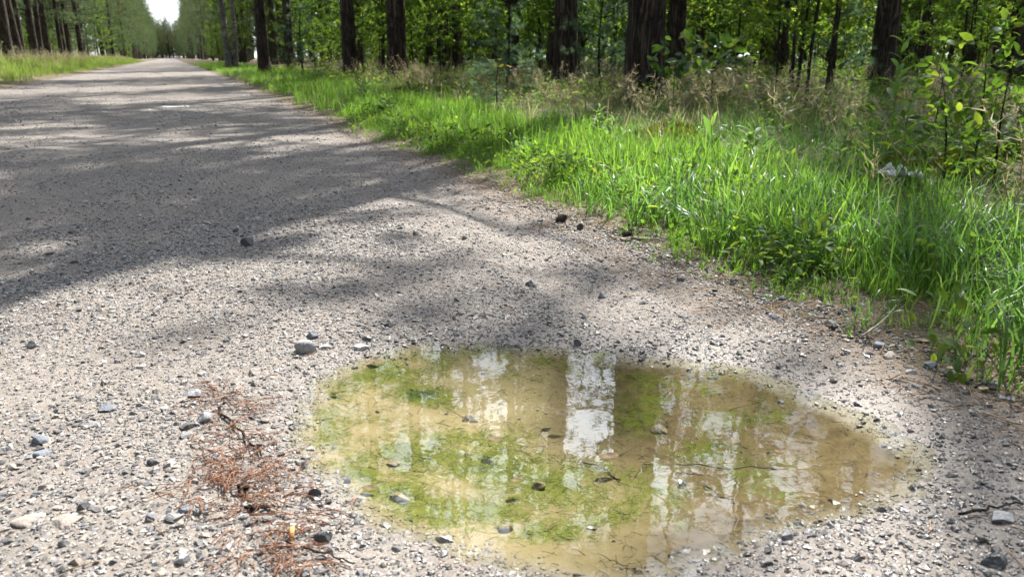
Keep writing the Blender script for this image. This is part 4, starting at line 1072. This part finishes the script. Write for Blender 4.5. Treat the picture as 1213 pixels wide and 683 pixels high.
# thin bare-stemmed saplings in the dry grass on the right
for (px, dep, h, lb) in [(947, 8.6, 3.2, 'thin dark sapling stem, left of three in the dry grass'), (960, 8.2, 3.6, 'thin dark sapling stem, middle one of three in the dry grass'), (983, 8.4, 3.0, 'thin slanting sapling stem, right one of three in the dry grass')]:
    place_kind('thin_sapling', broad_parts(rt, h, .020, 14, .7, 420, .075, .045, .42), tree_at(px, dep), lb, 'sapling', 'thin saplings in dry grass', tilt=(0, .05 if px < 970 else .12), rz=0)

# ------------------------------------------------------------------ plants close to the road
def ground_at(px, py):
    p = gp(px, py, 0.0)
    for k in range(6): p = gp(px, py, hz(p[0], p[1]))
    return p
def herb(name, px, dep, h, nleaf, ll, lw, label, cat, mat='weed', lean=(0, 0), stems=1, start=.12, up=.8, group=None, r=.0035):
    p = at_depth(px, dep); loc = (p[0], p[1], hz(p[0], p[1]) - .01)
    e = thing(name, loc, label, cat, group)
    for sidx in range(stems):
        t = np.linspace(0, 1, 8)
        lx, ly = lean[0] + rt.normal(0, .10) * (stems > 1), lean[1] + rt.normal(0, .10) * (stems > 1)
        hh = h * (1 if sidx == 0 else rt.uniform(.6, .95)); o0 = np.array([rt.normal(0, .03), rt.normal(0, .03), 0]) * (stems > 1)
        P = o0 + np.stack([lx * hh * t ** 1.5 + .01 * np.sin(t * 7 + sidx), ly * hh * t ** 1.5, t * hh], 1)
        mb = MB(); mb.tube(P, np.linspace(r, r * .4, 8), 6, False); obj('stem', mb.mesh('stem', M['twig'] if mat in ('leafy', 'oak') else M['weed']), e)
        for i in range(nleaf):
            u = start + (1 - start) * i / max(1, nleaf - 1); k = u * 7; i0 = min(int(k), 6); b = P[i0] + (P[i0 + 1] - P[i0]) * (k - i0)
            a = i * 2.4 + rt.uniform(-.4, .4) + sidx; d = np.array([math.cos(a), math.sin(a), up * rt.uniform(.5, 1.4) + (1.2 if i == nleaf - 1 else 0)])
            s = rt.uniform(.75, 1.15) * (.65 + .5 * math.sin(PI * min(1, u * .9 + .1)))
            lf = MB(); leaf_mesh_arrays(lf, b[None], d[None], np.array([[rt.normal(0, .25), rt.normal(0, .25), 1.0]]), np.array([ll * s]), np.array([lw * s]), np.array([rt.uniform()]), True)
            obj('leaf', lf.mesh('leaf', M[mat]), e)
    return e
herb('leafy_stem', 1066, 3.7, .66, 26, .10, .024, 'tall leafy stem with narrow leaves in front of the dry grass pine', 'plant', lean=(.02, 0))
herb('leafy_stem', 1084, 3.9, .40, 13, .09, .024, 'shorter leafy stem beside the tall narrow leaved one', 'plant', lean=(.05, 0))
herb('leafy_stem', 1012, 4.2, .30, 12, .085, .022, 'small leafy stem left of the tall narrow leaved one', 'plant')
herb('leafy_stem', 935, 4.8, .28, 10, .08, .02, 'small leafy stem below the three thin sapling stems', 'plant')
for (px, dep, h, nb, bl, nl, ll, lw, tl, lb) in [(1172, 3.3, .74, 11, .24, 75, .062, .036, -.06, 'broad leaved sapling whose top reaches the upper right corner'), (1140, 3.4, .52, 9, .2, 60, .055, .03, .16, 'broad leaved sapling with a dark slanting stem near the right edge'),
        (1203, 3.15, .66, 12, .22, 90, .055, .026, .0, 'leafy sapling cut by the right edge above the long grass'), (1158, 3.9, .42, 12, .25, 110, .045, .025, .0, 'low dark leaved shrub at the foot of the right edge saplings'), (1190, 4.6, .8, 14, .35, 170, .05, .028, .05, 'dense leafy bush behind the saplings at the right edge'),
        (1120, 5.2, .5, 12, .3, 140, .045, .025, 0, 'low leafy bush in the dry grass left of the right edge saplings'), (905, 6.0, .35, 9, .25, 90, .045, .025, 0, 'low leafy bush in the dry grass right of the oak sapling')]:
    p = at_depth(px, dep); place_kind('broad_leaved_sapling', broad_parts(rt, h, .006, nb, bl, nl, ll, lw, .15, 'leafy', 'twig', .05, True, 1, px in (1172, 1140, 1203)), (p[0], p[1], hz(p[0], p[1])), lb, 'sapling', 'saplings close to the right verge', tilt=(0, tl))
herb('verge_weed', 712, 5.2, .26, 14, .075, .02, 'pale leafed weed in the bright grass below the crooked pine', 'weed', stems=3)
herb('verge_weed', 735, 4.6, .20, 10, .07, .022, 'pale leafed weed in the middle of the bright grass', 'weed', stems=2)
herb('verge_weed', 886, 3.7, .25, 12, .10, .026, 'weed with large pale lance leaves at the top of the bright grass', 'weed', stems=2)
herb('verge_weed', 912, 3.9, .22, 10, .10, .026, 'second weed with large pale lance leaves right beside the first', 'weed', stems=2)
herb('verge_weed', 850, 4.4, .24, 4, .13, .034, 'weed with one broad upright leaf before the oak sapling', 'weed', up=2.5)
herb('verge_weed', 1003, 3.2, .20, 9, .09, .024, 'dark leafed weed amid the long grass left of the white litter', 'weed', stems=2)
herb('verge_weed', 822, 3.5, .16, 9, .07, .024, 'low weed in the bright grass below the oak sapling', 'weed', stems=2)
herb('verge_weed', 640, 5.4, .18, 10, .06, .018, 'small weed in the left part of the bright grass', 'weed', stems=3)
herb('verge_weed', 600, 4.4, .17, 8, .06, .018, 'small weed low in the bright grass near the gravel edge', 'weed', stems=2)
herb('verge_weed', 430, 9.5, .3, 14, .12, .03, 'leafy weed clump in the sunny verge below the straight roadside pine', 'weed', stems=3)
herb('verge_weed', 455, 7.5, .24, 12, .10, .028, 'leafy weed clump at the verge edge nearer than the roadside pine', 'weed', stems=3)
herb('verge_weed', 778, 2.95, .07, 5, .05, .028, 'small bright leafed seedling at the gravel edge below the grass', 'weed', up=1.2)
herb('plantain', 1160, 1.95, .03, 6, .075, .03, 'low rosette of round leaves at the foot of the long grass', 'weed', up=.5, start=0)
herb('plantain', 1195, 1.75, .03, 6, .06, .028, 'low rosette of round leaves at the right edge beside the gravel', 'weed', up=.4, start=0)
# oak sapling
p = at_depth(846, 6.6)
place_kind('oak_sapling', broad_parts(rt, .62, .010, 14, .55, 170, .10, .055, .25, 'oak', 'twig', 0.0, True, 1, True), (p[0], p[1], hz(p[0], p[1])), 'oak sapling with dark glossy leaves right of the thickest pine', 'sapling', None)
p = at_depth(800, 6.9)
place_kind('oak_sapling', broad_parts(rt, .50, .007, 8, .30, 60, .085, .045, .5, 'oak', 'twig', 0.0, True, 1, True), (p[0], p[1], hz(p[0], p[1]) + .0), 'small oak seedling with pale lobed leaves against the thickest trunk', 'sapling', None)
# tall single grass stalk
mb = MB(); t = np.linspace(0, 1, 9); p = at_depth(1049, 2.75); zz = hz(p[0], p[1])
P = np.stack([-.02 * t ** 2, .01 * t, .36 * t], 1); mb.tube(P, np.linspace(.0035, .0012, 9), 5, True, .9)
leaf_mesh_arrays(mb, P[[2, 4]], np.array([[.4, .1, .9], [-.5, 0, .8]]), np.array([[0, 0, 1.], [0, 0, 1.]]), np.array([.12, .1]), np.array([.008, .007]), np.array([.9, .9]), True)
tag(obj('grass_stalk', mb.mesh('grass_stalk', M['grass']), None, (p[0], p[1], zz)), 'single tall yellow green grass stalk left of the white litter', 'grass stalk')
# flowers
def flowers(name, px, dep, h, n, mat, spread, rad, label, py_=None):
    p = at_depth(px, dep); e = thing(name, (p[0], p[1], hz(p[0], p[1])), label, 'flower')
    st = MB()
    for i in range(n):
        top = np.array([rt.normal(0, spread), rt.normal(0, spread), h * rt.uniform(.82, 1.08)])
        st.tube(np.stack([[0, 0, 0], top * [.5, .5, .6], top]), [.003, .002, .0015], 4, False)
        fl = MB(); k = 9; a = np.arange(k) * 2 * PI / k + rt.uniform()
        D = np.stack([np.cos(a), np.sin(a), .25 + 0 * a], 1)
        leaf_mesh_arrays(fl, np.repeat(top[None], k, 0), D, np.tile([[0, 0, 1.]], (k, 1)), rad, rad * .55, rt.uniform(0, 1, k))
        obj('flower_head', fl.mesh('flower_head', M[mat], False), e)
    obj('stem', st.mesh('stem', M['weed']), e); return e
flowers('yellow_flower', 588, 9.6, .48, 9, 'petal_y', .10, .03, 'cluster of yellow flowers in the dry grass left of the crooked pine')
flowers('white_flower', 614, 9.2, .42, 7, 'petal_w', .09, .026, 'cluster of small white flowers just right of the yellow ones')
flowers('white_flower', 513, 12.5, .5, 4, 'petal_w', .12, .04, 'white flowers at the wood edge below the pair of slim pines')
flowers('yellow_flower', 424, 10.5, .33, 3, 'petal_y', .12, .03, 'few yellow flowers in the sunny verge by the straight roadside pine')
# white litter in the grass
def crumple(nx, ny, lx, ly, amp, seed):
    gx, gy = np.meshgrid(np.linspace(-lx / 2, lx / 2, nx), np.linspace(-ly / 2, ly / 2, ny)); x = gx.ravel(); y = gy.ravel()
    rr = np.random.default_rng(seed); z = amp * (np.abs(fbm(x * 22 + seed, y * 22, 3)) * 1.6 + .6 * np.abs(pnoise(x * 60, y * 60 + seed)))
    z = z + .03 * np.sin(x * 9 + seed)
    x = x + .012 * fbm(y * 30, x * 30 + seed, 2); y = y + .012 * fbm(x * 30 + 9, y * 30, 2)
    i = np.arange(ny - 1)[:, None] * nx; j = np.arange(nx - 1)[None]; q = np.stack([i + j, i + j + 1, i + nx + j + 1, i + nx + j], -1).reshape(-1, 4)
    return make_mesh('sheet', np.stack([x, y, z], 1), [q], M['paper'], False, {'tint': rr.uniform(0, 1, len(x))})
p = at_depth(1096, 3.15); o = obj('paper_litter', crumple(34, 20, .26, .15, .045, 3), None, (p[0], p[1], hz(p[0], p[1]) + .03), (.05, .1, .3))
tag(o, 'crumpled white paper lying in the grass by the right saplings', 'litter')
p = at_depth(1062, 3.05); o = obj('paper_litter', crumple(16, 12, .09, .06, .02, 8), None, (p[0], p[1], hz(p[0], p[1]) + .07), (.2, 0, 1.1))
tag(o, 'small white paper scrap left of the crumpled paper in the grass', 'litter')

# ------------------------------------------------------------------ single stones
def rock(seed, dims, sub=3, cuts=11):
    rr = np.random.default_rng(seed); bm = bmesh.new(); bmesh.ops.create_icosphere(bm, subdivisions=sub, radius=1.0)
    V = np.array([v.co[:] for v in bm.verts])
    N = rsphere(rr, cuts); D = rr.uniform(.48, .82, cuts)
    for nn, d in zip(N, D):
        k = V @ nn - d; V = V - np.clip(k, 0, None)[:, None] * nn[None]
    V = V * (1 + .05 * fbm(V[:, 0] * 2.4 + seed, V[:, 1] * 2.4 + V[:, 2] * 1.7, 3))[:, None]
    V = V / np.abs(V).max(0) * np.array(dims) / 2
    for v, c in zip(bm.verts, V): v.co = c
    me = bpy.data.meshes.new('stone'); bm.to_mesh(me); bm.free()
    for pl in me.polygons: pl.use_smooth = False
    me.update(); return me
def stone(px, py, w, h, mat, label, deep=1.0, sink=.42, name='stone', rz=None):
    "px, py: the middle of its foot; w, h in pixels of the photograph"
    p = ground_at(px, py); dep = float((p - C_P) @ C_F); W = w * dep / F; Hh = h * dep / F * .92
    seed = int(px * 7 + py); me = rock(seed, (W, W * .8 * deep, Hh / (1 - sink)))
    me.materials.append(M[mat])
    o = obj(name, me, None, (p[0], p[1] + W * .3, hz(p[0], p[1]) + Hh - Hh / (1 - sink) / 2), (0.06 * math.sin(seed), .06 * math.cos(seed), -YAW + .3 * math.sin(seed * 3) if rz is None else rz))
    return tag(o, label, 'stone', 'single stones on the road')
ST = [(363, 419, 27, 17, 'rock_pale', 'angular pale grey stone beside the upper left rim of the puddle'), (370, 401, 17, 10, 'rock_blue', 'small blue grey stone touching the back of the angular pale stone'),
      (294, 292, 17, 13, 'rock_dark', 'dark stone alone on the sunny gravel at the edge of the shade'), (36, 412, 13, 9, 'rock_dark', 'dark pebble near the left edge on sunny gravel'),
      (46, 527, 22, 11, 'rock_blue', 'jagged blue grey stone near the left edge'), (51, 540, 24, 6, 'rock_blue', 'flat blue stone flush with the gravel below the jagged one'),
      (374, 589, 16, 12, 'rock_wet', 'dark angular stone at the left waterline of the puddle'), (362, 555, 12, 10, 'rock_blue', 'blue grey pebble at the left waterline above the dark one'),
      (181, 551, 15, 8, 'rock_dark', 'small dark stone left of the red needles'), (243, 500, 22, 11, 'rock_pale', 'pale flat stone at the top of the red needles'),
      (228, 470, 24, 9, 'rock_pale', 'pale flat stone above the red needles'), (99, 606, 17, 11, 'rock_dark', 'dark stone with pale top in the lower left gravel'),
      (177, 618, 16, 10, 'rock_blue', 'blue grey stone in the lower left gravel'), (221, 607, 20, 8, 'rock_blue', 'long blue grey stone left of the cigarette butt'),
      (216, 668, 18, 14, 'rock_pale', 'two toned pale stone at the bottom left'), (75, 648, 13, 9, 'rock_dark', 'small dark stone low at the bottom left corner'), (384, 643, 24, 14, 'rock_wet', 'wet dark lump right of the cigarette butt'),
      (35, 622, 44, 7, 'rock_tan', 'long flat tan stone flush with the gravel at the left edge'), (80, 624, 38, 7, 'rock_tan', 'flat pinkish tan slab right of the long flat stone at the left edge'), (55, 579, 18, 8, 'rock_tan', 'rounded pinkish pebble near the left edge below the jagged stone'),
      (1187, 672, 34, 13, 'rock_wet', 'black wet stone in the bottom right corner'), (1196, 620, 34, 9, 'rock_pale', 'flat pale stone at the right edge above the black stone'),
      (630, 340, 13, 8, 'rock_dark', 'dark lump in the thin shade above the puddle'), (714, 353, 11, 8, 'rock_blue', 'blue grey pebble above the puddle, right of the dark lump'), (711, 311, 13, 6, 'rock_tan', 'brownish flat stone near the grass edge'),
      (462, 388, 17, 8, 'rock_dark', 'dark flat stone just above the puddle'), (685, 409, 11, 8, 'rock_dark', 'small dark pebble at the top rim of the puddle'), (913, 671, 12, 8, 'rock_wet', 'small black pebble at the bottom rim of the puddle'),
      (919, 376, 13, 6, 'rock_pale', 'pale pebble at the gravel edge below the long grass'), (85, 277, 9, 5, 'rock_dark', 'dark pebble in the shade at the left'), (280, 275, 8, 5, 'rock_dark', 'small dark pebble above the dark lone stone'),
      (1045, 412, 17, 7, 'rock_blue', 'blue grey stone under the long grass'), (1106, 436, 17, 8, 'rock_blue', 'blue stone in the stony edge at the right'), (1083, 443, 14, 6, 'rock_pale', 'pale round pebble in the stony edge at the right'),
      (1180, 459, 15, 6, 'rock_blue', 'blue grey stone in needle litter near the right edge'), (1190, 474, 14, 6, 'rock_pale', 'pale stone below the blue one near the right edge'), (1060, 424, 22, 8, 'rock_tan', 'tan stone in the stony edge at the right'), (807, 333, 12, 6, 'rock_dark', 'dark stone at the gravel edge below the bright grass'),
      (812, 376, 14, 4, 'rock_dark', 'flat dark sliver on the gravel above the right half of the puddle'), (779, 268 + 14, 11, 7, 'rock_tan', 'tan pebble at the grass edge'), (493, 279, 8, 6, 'rock_dark', 'small dark pebble in the sun at the centre of the road'), (552, 283, 8, 4, 'rock_dark', 'tiny dark pebble at the centre of the road'),
      (125, 487, 26, 7, 'rock_blue', 'pale blue flat stone in the left gravel'), (303, 444, 16, 7, 'rock_tan', 'tan stone between the needles and the angular pale stone'), (428, 415, 22, 6, 'rock_pale', 'flat whitish stone just right of the angular pale stone')]
for (px, py, w, h, mt, lb) in ST: stone(px, py, w, h, mt, lb)
# stones seen through the water
for (px, py, w, h, lb) in [(468, 553, 18, 5, 'silt covered stone in the left of the puddle'), (476, 595, 26, 8, 'long silt covered stone in the lower left of the puddle'), (560, 500, 22, 7, 'silt covered stone in the middle of the puddle'), (640, 580, 18, 8, 'silt covered stone in the lower middle of the puddle'),
                           (785, 514, 22, 9, 'stone breaking the surface in the right of the puddle'), (600, 630, 20, 8, 'silt covered stone near the bottom rim of the puddle')]:
    stone(px, py, w, h, 'rock_olive', lb, sink=.45)

# pine cones at the verge
def pine_cone(px, py, w, label):
    p = ground_at(px, py); dep = float((p - C_P) @ C_F); L = w * dep / F * 1.25
    e = thing('pine_cone', (p[0], p[1], hz(p[0], p[1]) + L * .30), label, 'pine cone', 'pine cones at the verge', rt.uniform(0, 6), 1, (1.35, .2))
    n = 64; core = MB(); t = np.linspace(0, 1, 9); core.tube(np.stack([0 * t, 0 * t, (t - .5) * L], 1), L * .28 * np.sin(PI * np.clip(t * .92 + .06, 0, 1)) ** .7, 10); obj('core', core.mesh('core', M['cone']), e)
    mb = MB(); i = np.arange(n); u = i / n; a = i * 2.39996; r_ = L * .27 * np.sin(PI * (u * .9 + .07)) ** .7
    B = np.stack([r_ * np.cos(a) * .8, r_ * np.sin(a) * .8, (u - .5) * L], 1); D = np.stack([np.cos(a), np.sin(a), .55 + 0 * a], 1)
    leaf_mesh_arrays(mb, B, D, np.tile([[0, 0, 1.]], (n, 1)), L * .2, L * .2, rt.uniform(0, 1, n), True); sc = obj('scales', mb.mesh('scales', M['cone'], False), e); sc['kind'] = 'stuff'
for (px, py, w, lb) in [(664, 263, 11, 'dark pine cone at the grass edge, left one'), (743, 281, 11, 'dark pine cone at the grass edge, right one'), (687, 272, 8, 'small pine cone between the two larger ones at the grass edge')]: pine_cone(px, py, w, lb)

# sticks
def stick(name, pix, r, label, mat='twig', lift=.006, cat='twig', jag=.003):
    P = np.array([ground_at(a, b) for a, b in pix]); n = 10
    t = np.linspace(0, len(P) - 1, n); Q = np.stack([np.interp(t, np.arange(len(P)), P[:, k]) for k in range(3)], 1)
    Q[:, 2] = height(Q[:, 0], Q[:, 1], False) + lift; Q[1:-1] += rt.normal(0, jag, (n - 2, 3)) * [1, 1, .4]
    mb = MB(); mb.tube(Q, r * np.linspace(1, .6, n) * rt.uniform(.85, 1.15, n), 7)
    return tag(obj(name, mb.mesh('stick', M[mat])), label, cat)
stick('twig', [(260, 486), (280, 513), (310, 543)], .0026, 'dark twig lying across the red needles')
stick('twig', [(291, 606), (326, 604)], .0035, 'short black stick below the red needles')
stick('twig', [(287, 579), (290, 592)], .0045, 'stubby grey stick in the lower red needles')
stick('twig', [(360, 653), (392, 664), (420, 672)], .0015, 'thin reddish stalk at the bottom below the wet lump')
stick('twig', [(1020, 408), (1045, 388), (1060, 371)], .0024, 'pale dead stalk leaning under the long grass', 'wood', .02)
stick('twig', [(735, 285), (760, 284), (782, 286)], .006, 'pale broken stick at the grass edge', 'wood')
stick('twig', [(722, 282), (748, 287)], .005, 'second pale broken stick left of the first at the grass edge', 'wood')
stick('twig', [(1135, 613), (1170, 605), (1212, 601)], .002, 'thin dark root fibre at the right edge above the black stone')
stick('twig', [(688, 549), (712, 557), (735, 570)], .0018, 'thin twig sunk in the middle of the puddle', 'debris', .003)
stick('twig', [(800, 557), (862, 562), (930, 563)], .0014, 'long thin twig in the right of the puddle', 'debris', .012)
stick('twig', [(835, 573), (850, 588), (870, 600)], .0014, 'thin slanting twig in the lower right of the puddle', 'debris', .006)
# cigarette butt
p = ground_at(346, 640); e = thing('cigarette_butt', (p[0], p[1], hz(p[0], p[1]) + .008), 'cigarette butt with orange filter among the red needles', 'cigarette butt', None, -YAW + .15, .8, (-.95, 0))
mb = MB(); mb.tube(np.array([[0, 0, -.008], [0, 0, .002], [.0004, 0, .014]]), [.0040, .0041, .0040], 14); obj('filter', mb.mesh('filter', M['filter']), e)
mb = MB(); mb.tube(np.array([[.0004, 0, .0141], [.0006, 0, .019]]), [.0040, .0036], 14); obj('paper', mb.mesh('paper', M['paper']), e)
mb = MB(); mb.tube(np.array([[.0006, 0, .0191], [.001, 0, .021]]), [.0034, .0018], 10); obj('burnt_end', mb.mesh('burnt_end', M['ash']), e)

# fallen needles and straws
def needle_shape(rng, L, w, mat, curve=.3, pair=True):
    mb = MB()
    for k in range(2 if pair else 1):
        c = rng.uniform(-curve, curve); t = np.linspace(-.5, .5, 6) if not pair else np.linspace(0, 1, 6)
        a = (k - .5) * rng.uniform(.1, .5) if pair else 0
        P = np.stack([t * L * math.cos(a), t * L * math.sin(a) + c * L * t * t, .003 * np.sin(t * 4 + k)], 1)
        mb.tube(P, w * np.linspace(1, .7, 6), 4, True, rng.uniform(0, 1))
    return mb.mesh('needle', mat)
rn = np.random.default_rng(77)
def lay(name, shapes, X, Y, s, label, cat, lift=.004, tilt=.12):
    n = len(X); z = height(X, Y, False) + lift * rn.uniform(.2, 1.8, n)
    R = np.stack([rn.normal(0, tilt, n), rn.normal(0, tilt, n), rn.uniform(0, 6.28, n)], 1)
    return scatter(name, shapes, np.stack([X, Y, z], 1), R, s, rn.integers(0, len(shapes), n), label, cat)
NR = [needle_shape(rn, .042, .0007, M['needle_red']) for i in range(8)]; NTN = [needle_shape(rn, .05, .0008, M['needle_tan']) for i in range(5)] + [needle_shape(rn, .05, .0011, M['needle_tan'], .4, False) for i in range(4)]
cc = []
for (cx, cy_, sx, sy, n) in [(275, 508, 18, 14, 26), (288, 545, 28, 18, 60), (278, 580, 30, 15, 75), (300, 565, 44, 40, 44), (318, 630, 40, 24, 34), (342, 655, 16, 18, 24), (262, 470, 14, 8, 16), (300, 478, 16, 4, 14), (325, 668, 40, 10, 30)]:
    for k in range(n): cc.append(gp(cx + rn.normal(0, sx), cy_ + rn.normal(0, sy), 0)[:2])
cc = np.array(cc); lay('needle_litter', NR, cc[:, 0], cc[:, 1], rn.uniform(.55, 1.15, len(cc)), 'heap of rust red dead pine needles left of the puddle', 'needle litter', .007, .18)
x = rn.uniform(.6, 2.2, 5200); y = rn.uniform(-.1, 7, 5200); e = x - edge_r(y); k = rn.uniform(0, 1, len(x)) < smooth(-.30, .05, e + .15 * fbm(x * 3, y * 3, 2)) * smooth(.5, .2, e) * smooth(7, 1.0, y)
lay('straw_litter', NTN, x[k], y[k], rn.uniform(.5, 1.5, k.sum()), 'tan straws and old needles along the edge of the grass', 'needle litter', .005)
x, y = road_points(700, .7, 4, rn); k = (edge_d(x, y) < 0) & (poly_sd(PUD_W, x, y, .5) > .01)
lay('loose_needles', NTN + NR[:3], x[k], y[k], rn.uniform(.4, 1.0, k.sum()), 'single dead needles scattered over the gravel', 'needle litter', .003)
# debris on the bottom of the puddle
ND = [needle_shape(rn, .024, .0005, M['debris'], .5, False) for i in range(8)]
x = rn.uniform(PUD_W[:, 0].min(), PUD_W[:, 0].max(), 3200); y = rn.uniform(PUD_W[:, 1].min(), PUD_W[:, 1].max(), 3200); sd = poly_sd(PUD_W, x, y, .5)
k = (sd < -.02) & (rn.uniform(0, 1, 3200) < np.clip(.35 + .8 * (x - .2) + .7 * fbm(x * 5, y * 5, 2), .1, 1))
lay('sunken_debris', ND, x[k], y[k], rn.uniform(.25, 1.1, k.sum()) ** 1.6, 'fine dark plant bits on the bottom of the puddle', 'debris', .0025, .08)
M['strand'] = plain('algae_strand', (.085, .105, .02), .6, (.042, .066, .012))
AS = [needle_shape(rn, .022, .00045, M['strand'], 1.1, False) for i in range(8)]
x = rn.uniform(PUD_W[:, 0].min(), PUD_W[:, 0].max(), 26000); y = rn.uniform(PUD_W[:, 1].min(), PUD_W[:, 1].max(), 26000); a = algae_amount(x, y); k = rn.uniform(0, 1, len(x)) < a * .75
lay('algae_strands', AS, x[k], y[k], rn.uniform(.25, 1.0, k.sum()), 'stringy green algae on the bottom of the puddle', 'algae', .002, .1)
# dead leaves
def dead_leaf(px, py, w, label, mat='deadleaf', float_=False, rz=0.0):
    p = ground_at(px, py) if not float_ else gp(px, py, WL); dep = float((p - C_P) @ C_F); L = w * dep / F
    n = 9; t = np.linspace(0, 1, n); prof = np.sin(PI * t ** .8) ** .8 * .28; mb = MB(); V = []
    for i in range(n):
        for c in (-1, -.5, 0, .5, 1): V.append([(t[i] - .5) * L, c * prof[i] * L, L * (.10 * (t[i] - .5) ** 2 * 2 + .10 * abs(c) * prof[i] * 2 + .03 * math.sin(t[i] * 9 + c * 2))])
    V = np.array(V); i = np.arange(n - 1)[:, None] * 5; j = np.arange(4)[None]; q = np.stack([i + j, i + j + 1, i + 6 + j, i + 5 + j], -1).reshape(-1, 4)
    mb.add(V, q, None, rt.uniform(0, 1, len(V)))
    z = (WL + .001) if float_ else hz(p[0], p[1]) + .004
    tag(obj('dead_leaf', mb.mesh('dead_leaf', M[mat]), None, (p[0], p[1], z), (0, 0, -YAW + rz)), label, 'dead leaf', 'dead leaves')
dead_leaf(585, 521, 20, 'brown curled leaf in the middle of the puddle', float_=True, rz=-.5)
dead_leaf(722, 541, 26, 'dark brown leaf floating right of the middle of the puddle', float_=True, rz=.2)
dead_leaf(438, 578, 19, 'dark leaf floating in the left of the puddle', float_=True, rz=.1)
dead_leaf(653, 483, 15, 'dark curled leaf beside the bright sky reflection', float_=True, rz=.6)
dead_leaf(664, 490, 18, 'brown leaf just below the dark curled one in the puddle', float_=True)
dead_leaf(444, 428, 17, 'brown leaf at the top left of the puddle', float_=True, rz=.3)
dead_leaf(400, 463, 13, 'small brown leaf in the upper left of the puddle', float_=True)
dead_leaf(612, 569, 16, 'small dark leaf in the lower middle of the puddle', float_=True, rz=.4)
dead_leaf(923, 535, 12, 'dark leaf bit in the right of the puddle', float_=True)
for (px, py, w, lb) in [(1130, 438, 18, 'tan leaf in the stony edge at the right'), (1003, 400, 16, 'tan dead leaf under the long grass'), (975, 352, 13, 'tan dead leaf at the foot of the grass'), (1165, 462, 16, 'pale dead leaf near the right edge'), (1092, 405, 16, 'pale brown leaf beneath the long grass at right'), (940, 350, 12, 'small tan leaf at the grass foot')]:
    dead_leaf(px, py, w, lb, 'litterleaf', rz=rt.uniform(0, 3))
# seedlings at the stony edge

# ------------------------------------------------------------------ labels: tell look-alikes apart by their order in the picture
bpy.context.view_layer.update()
ORD = ['first', 'second', 'third', 'fourth', 'fifth', 'sixth', 'seventh', 'eighth', 'ninth', 'tenth', 'eleventh', 'twelfth']
by = {}
for o in COL.objects:
    if o.parent is None and 'label' in o and o.get('kind') is None: by.setdefault(o['label'], []).append(o)
for lb, L in by.items():
    if len(L) < 2 or len(L) > 12 or 'outside' in lb: continue
    px, py, zc = to_pix(np.array([[*o.location[:2], .5] for o in L]))
    for r_, k in enumerate(np.argsort(px)):
        w_ = (lb.replace('straight ', '').replace('tall pine, ', 'pine, ').replace('the ', '') if len(lb.split()) > 11 else lb) + ', ' + ORD[r_] + ' from the left'
        L[k]['label'] = w_
for o in COL.objects:
    if 'label' in o and len(o['label'].split()) > 16: o['label'] = ' '.join(o['label'].replace('straight ', '').replace('the ', '').split()[:16])
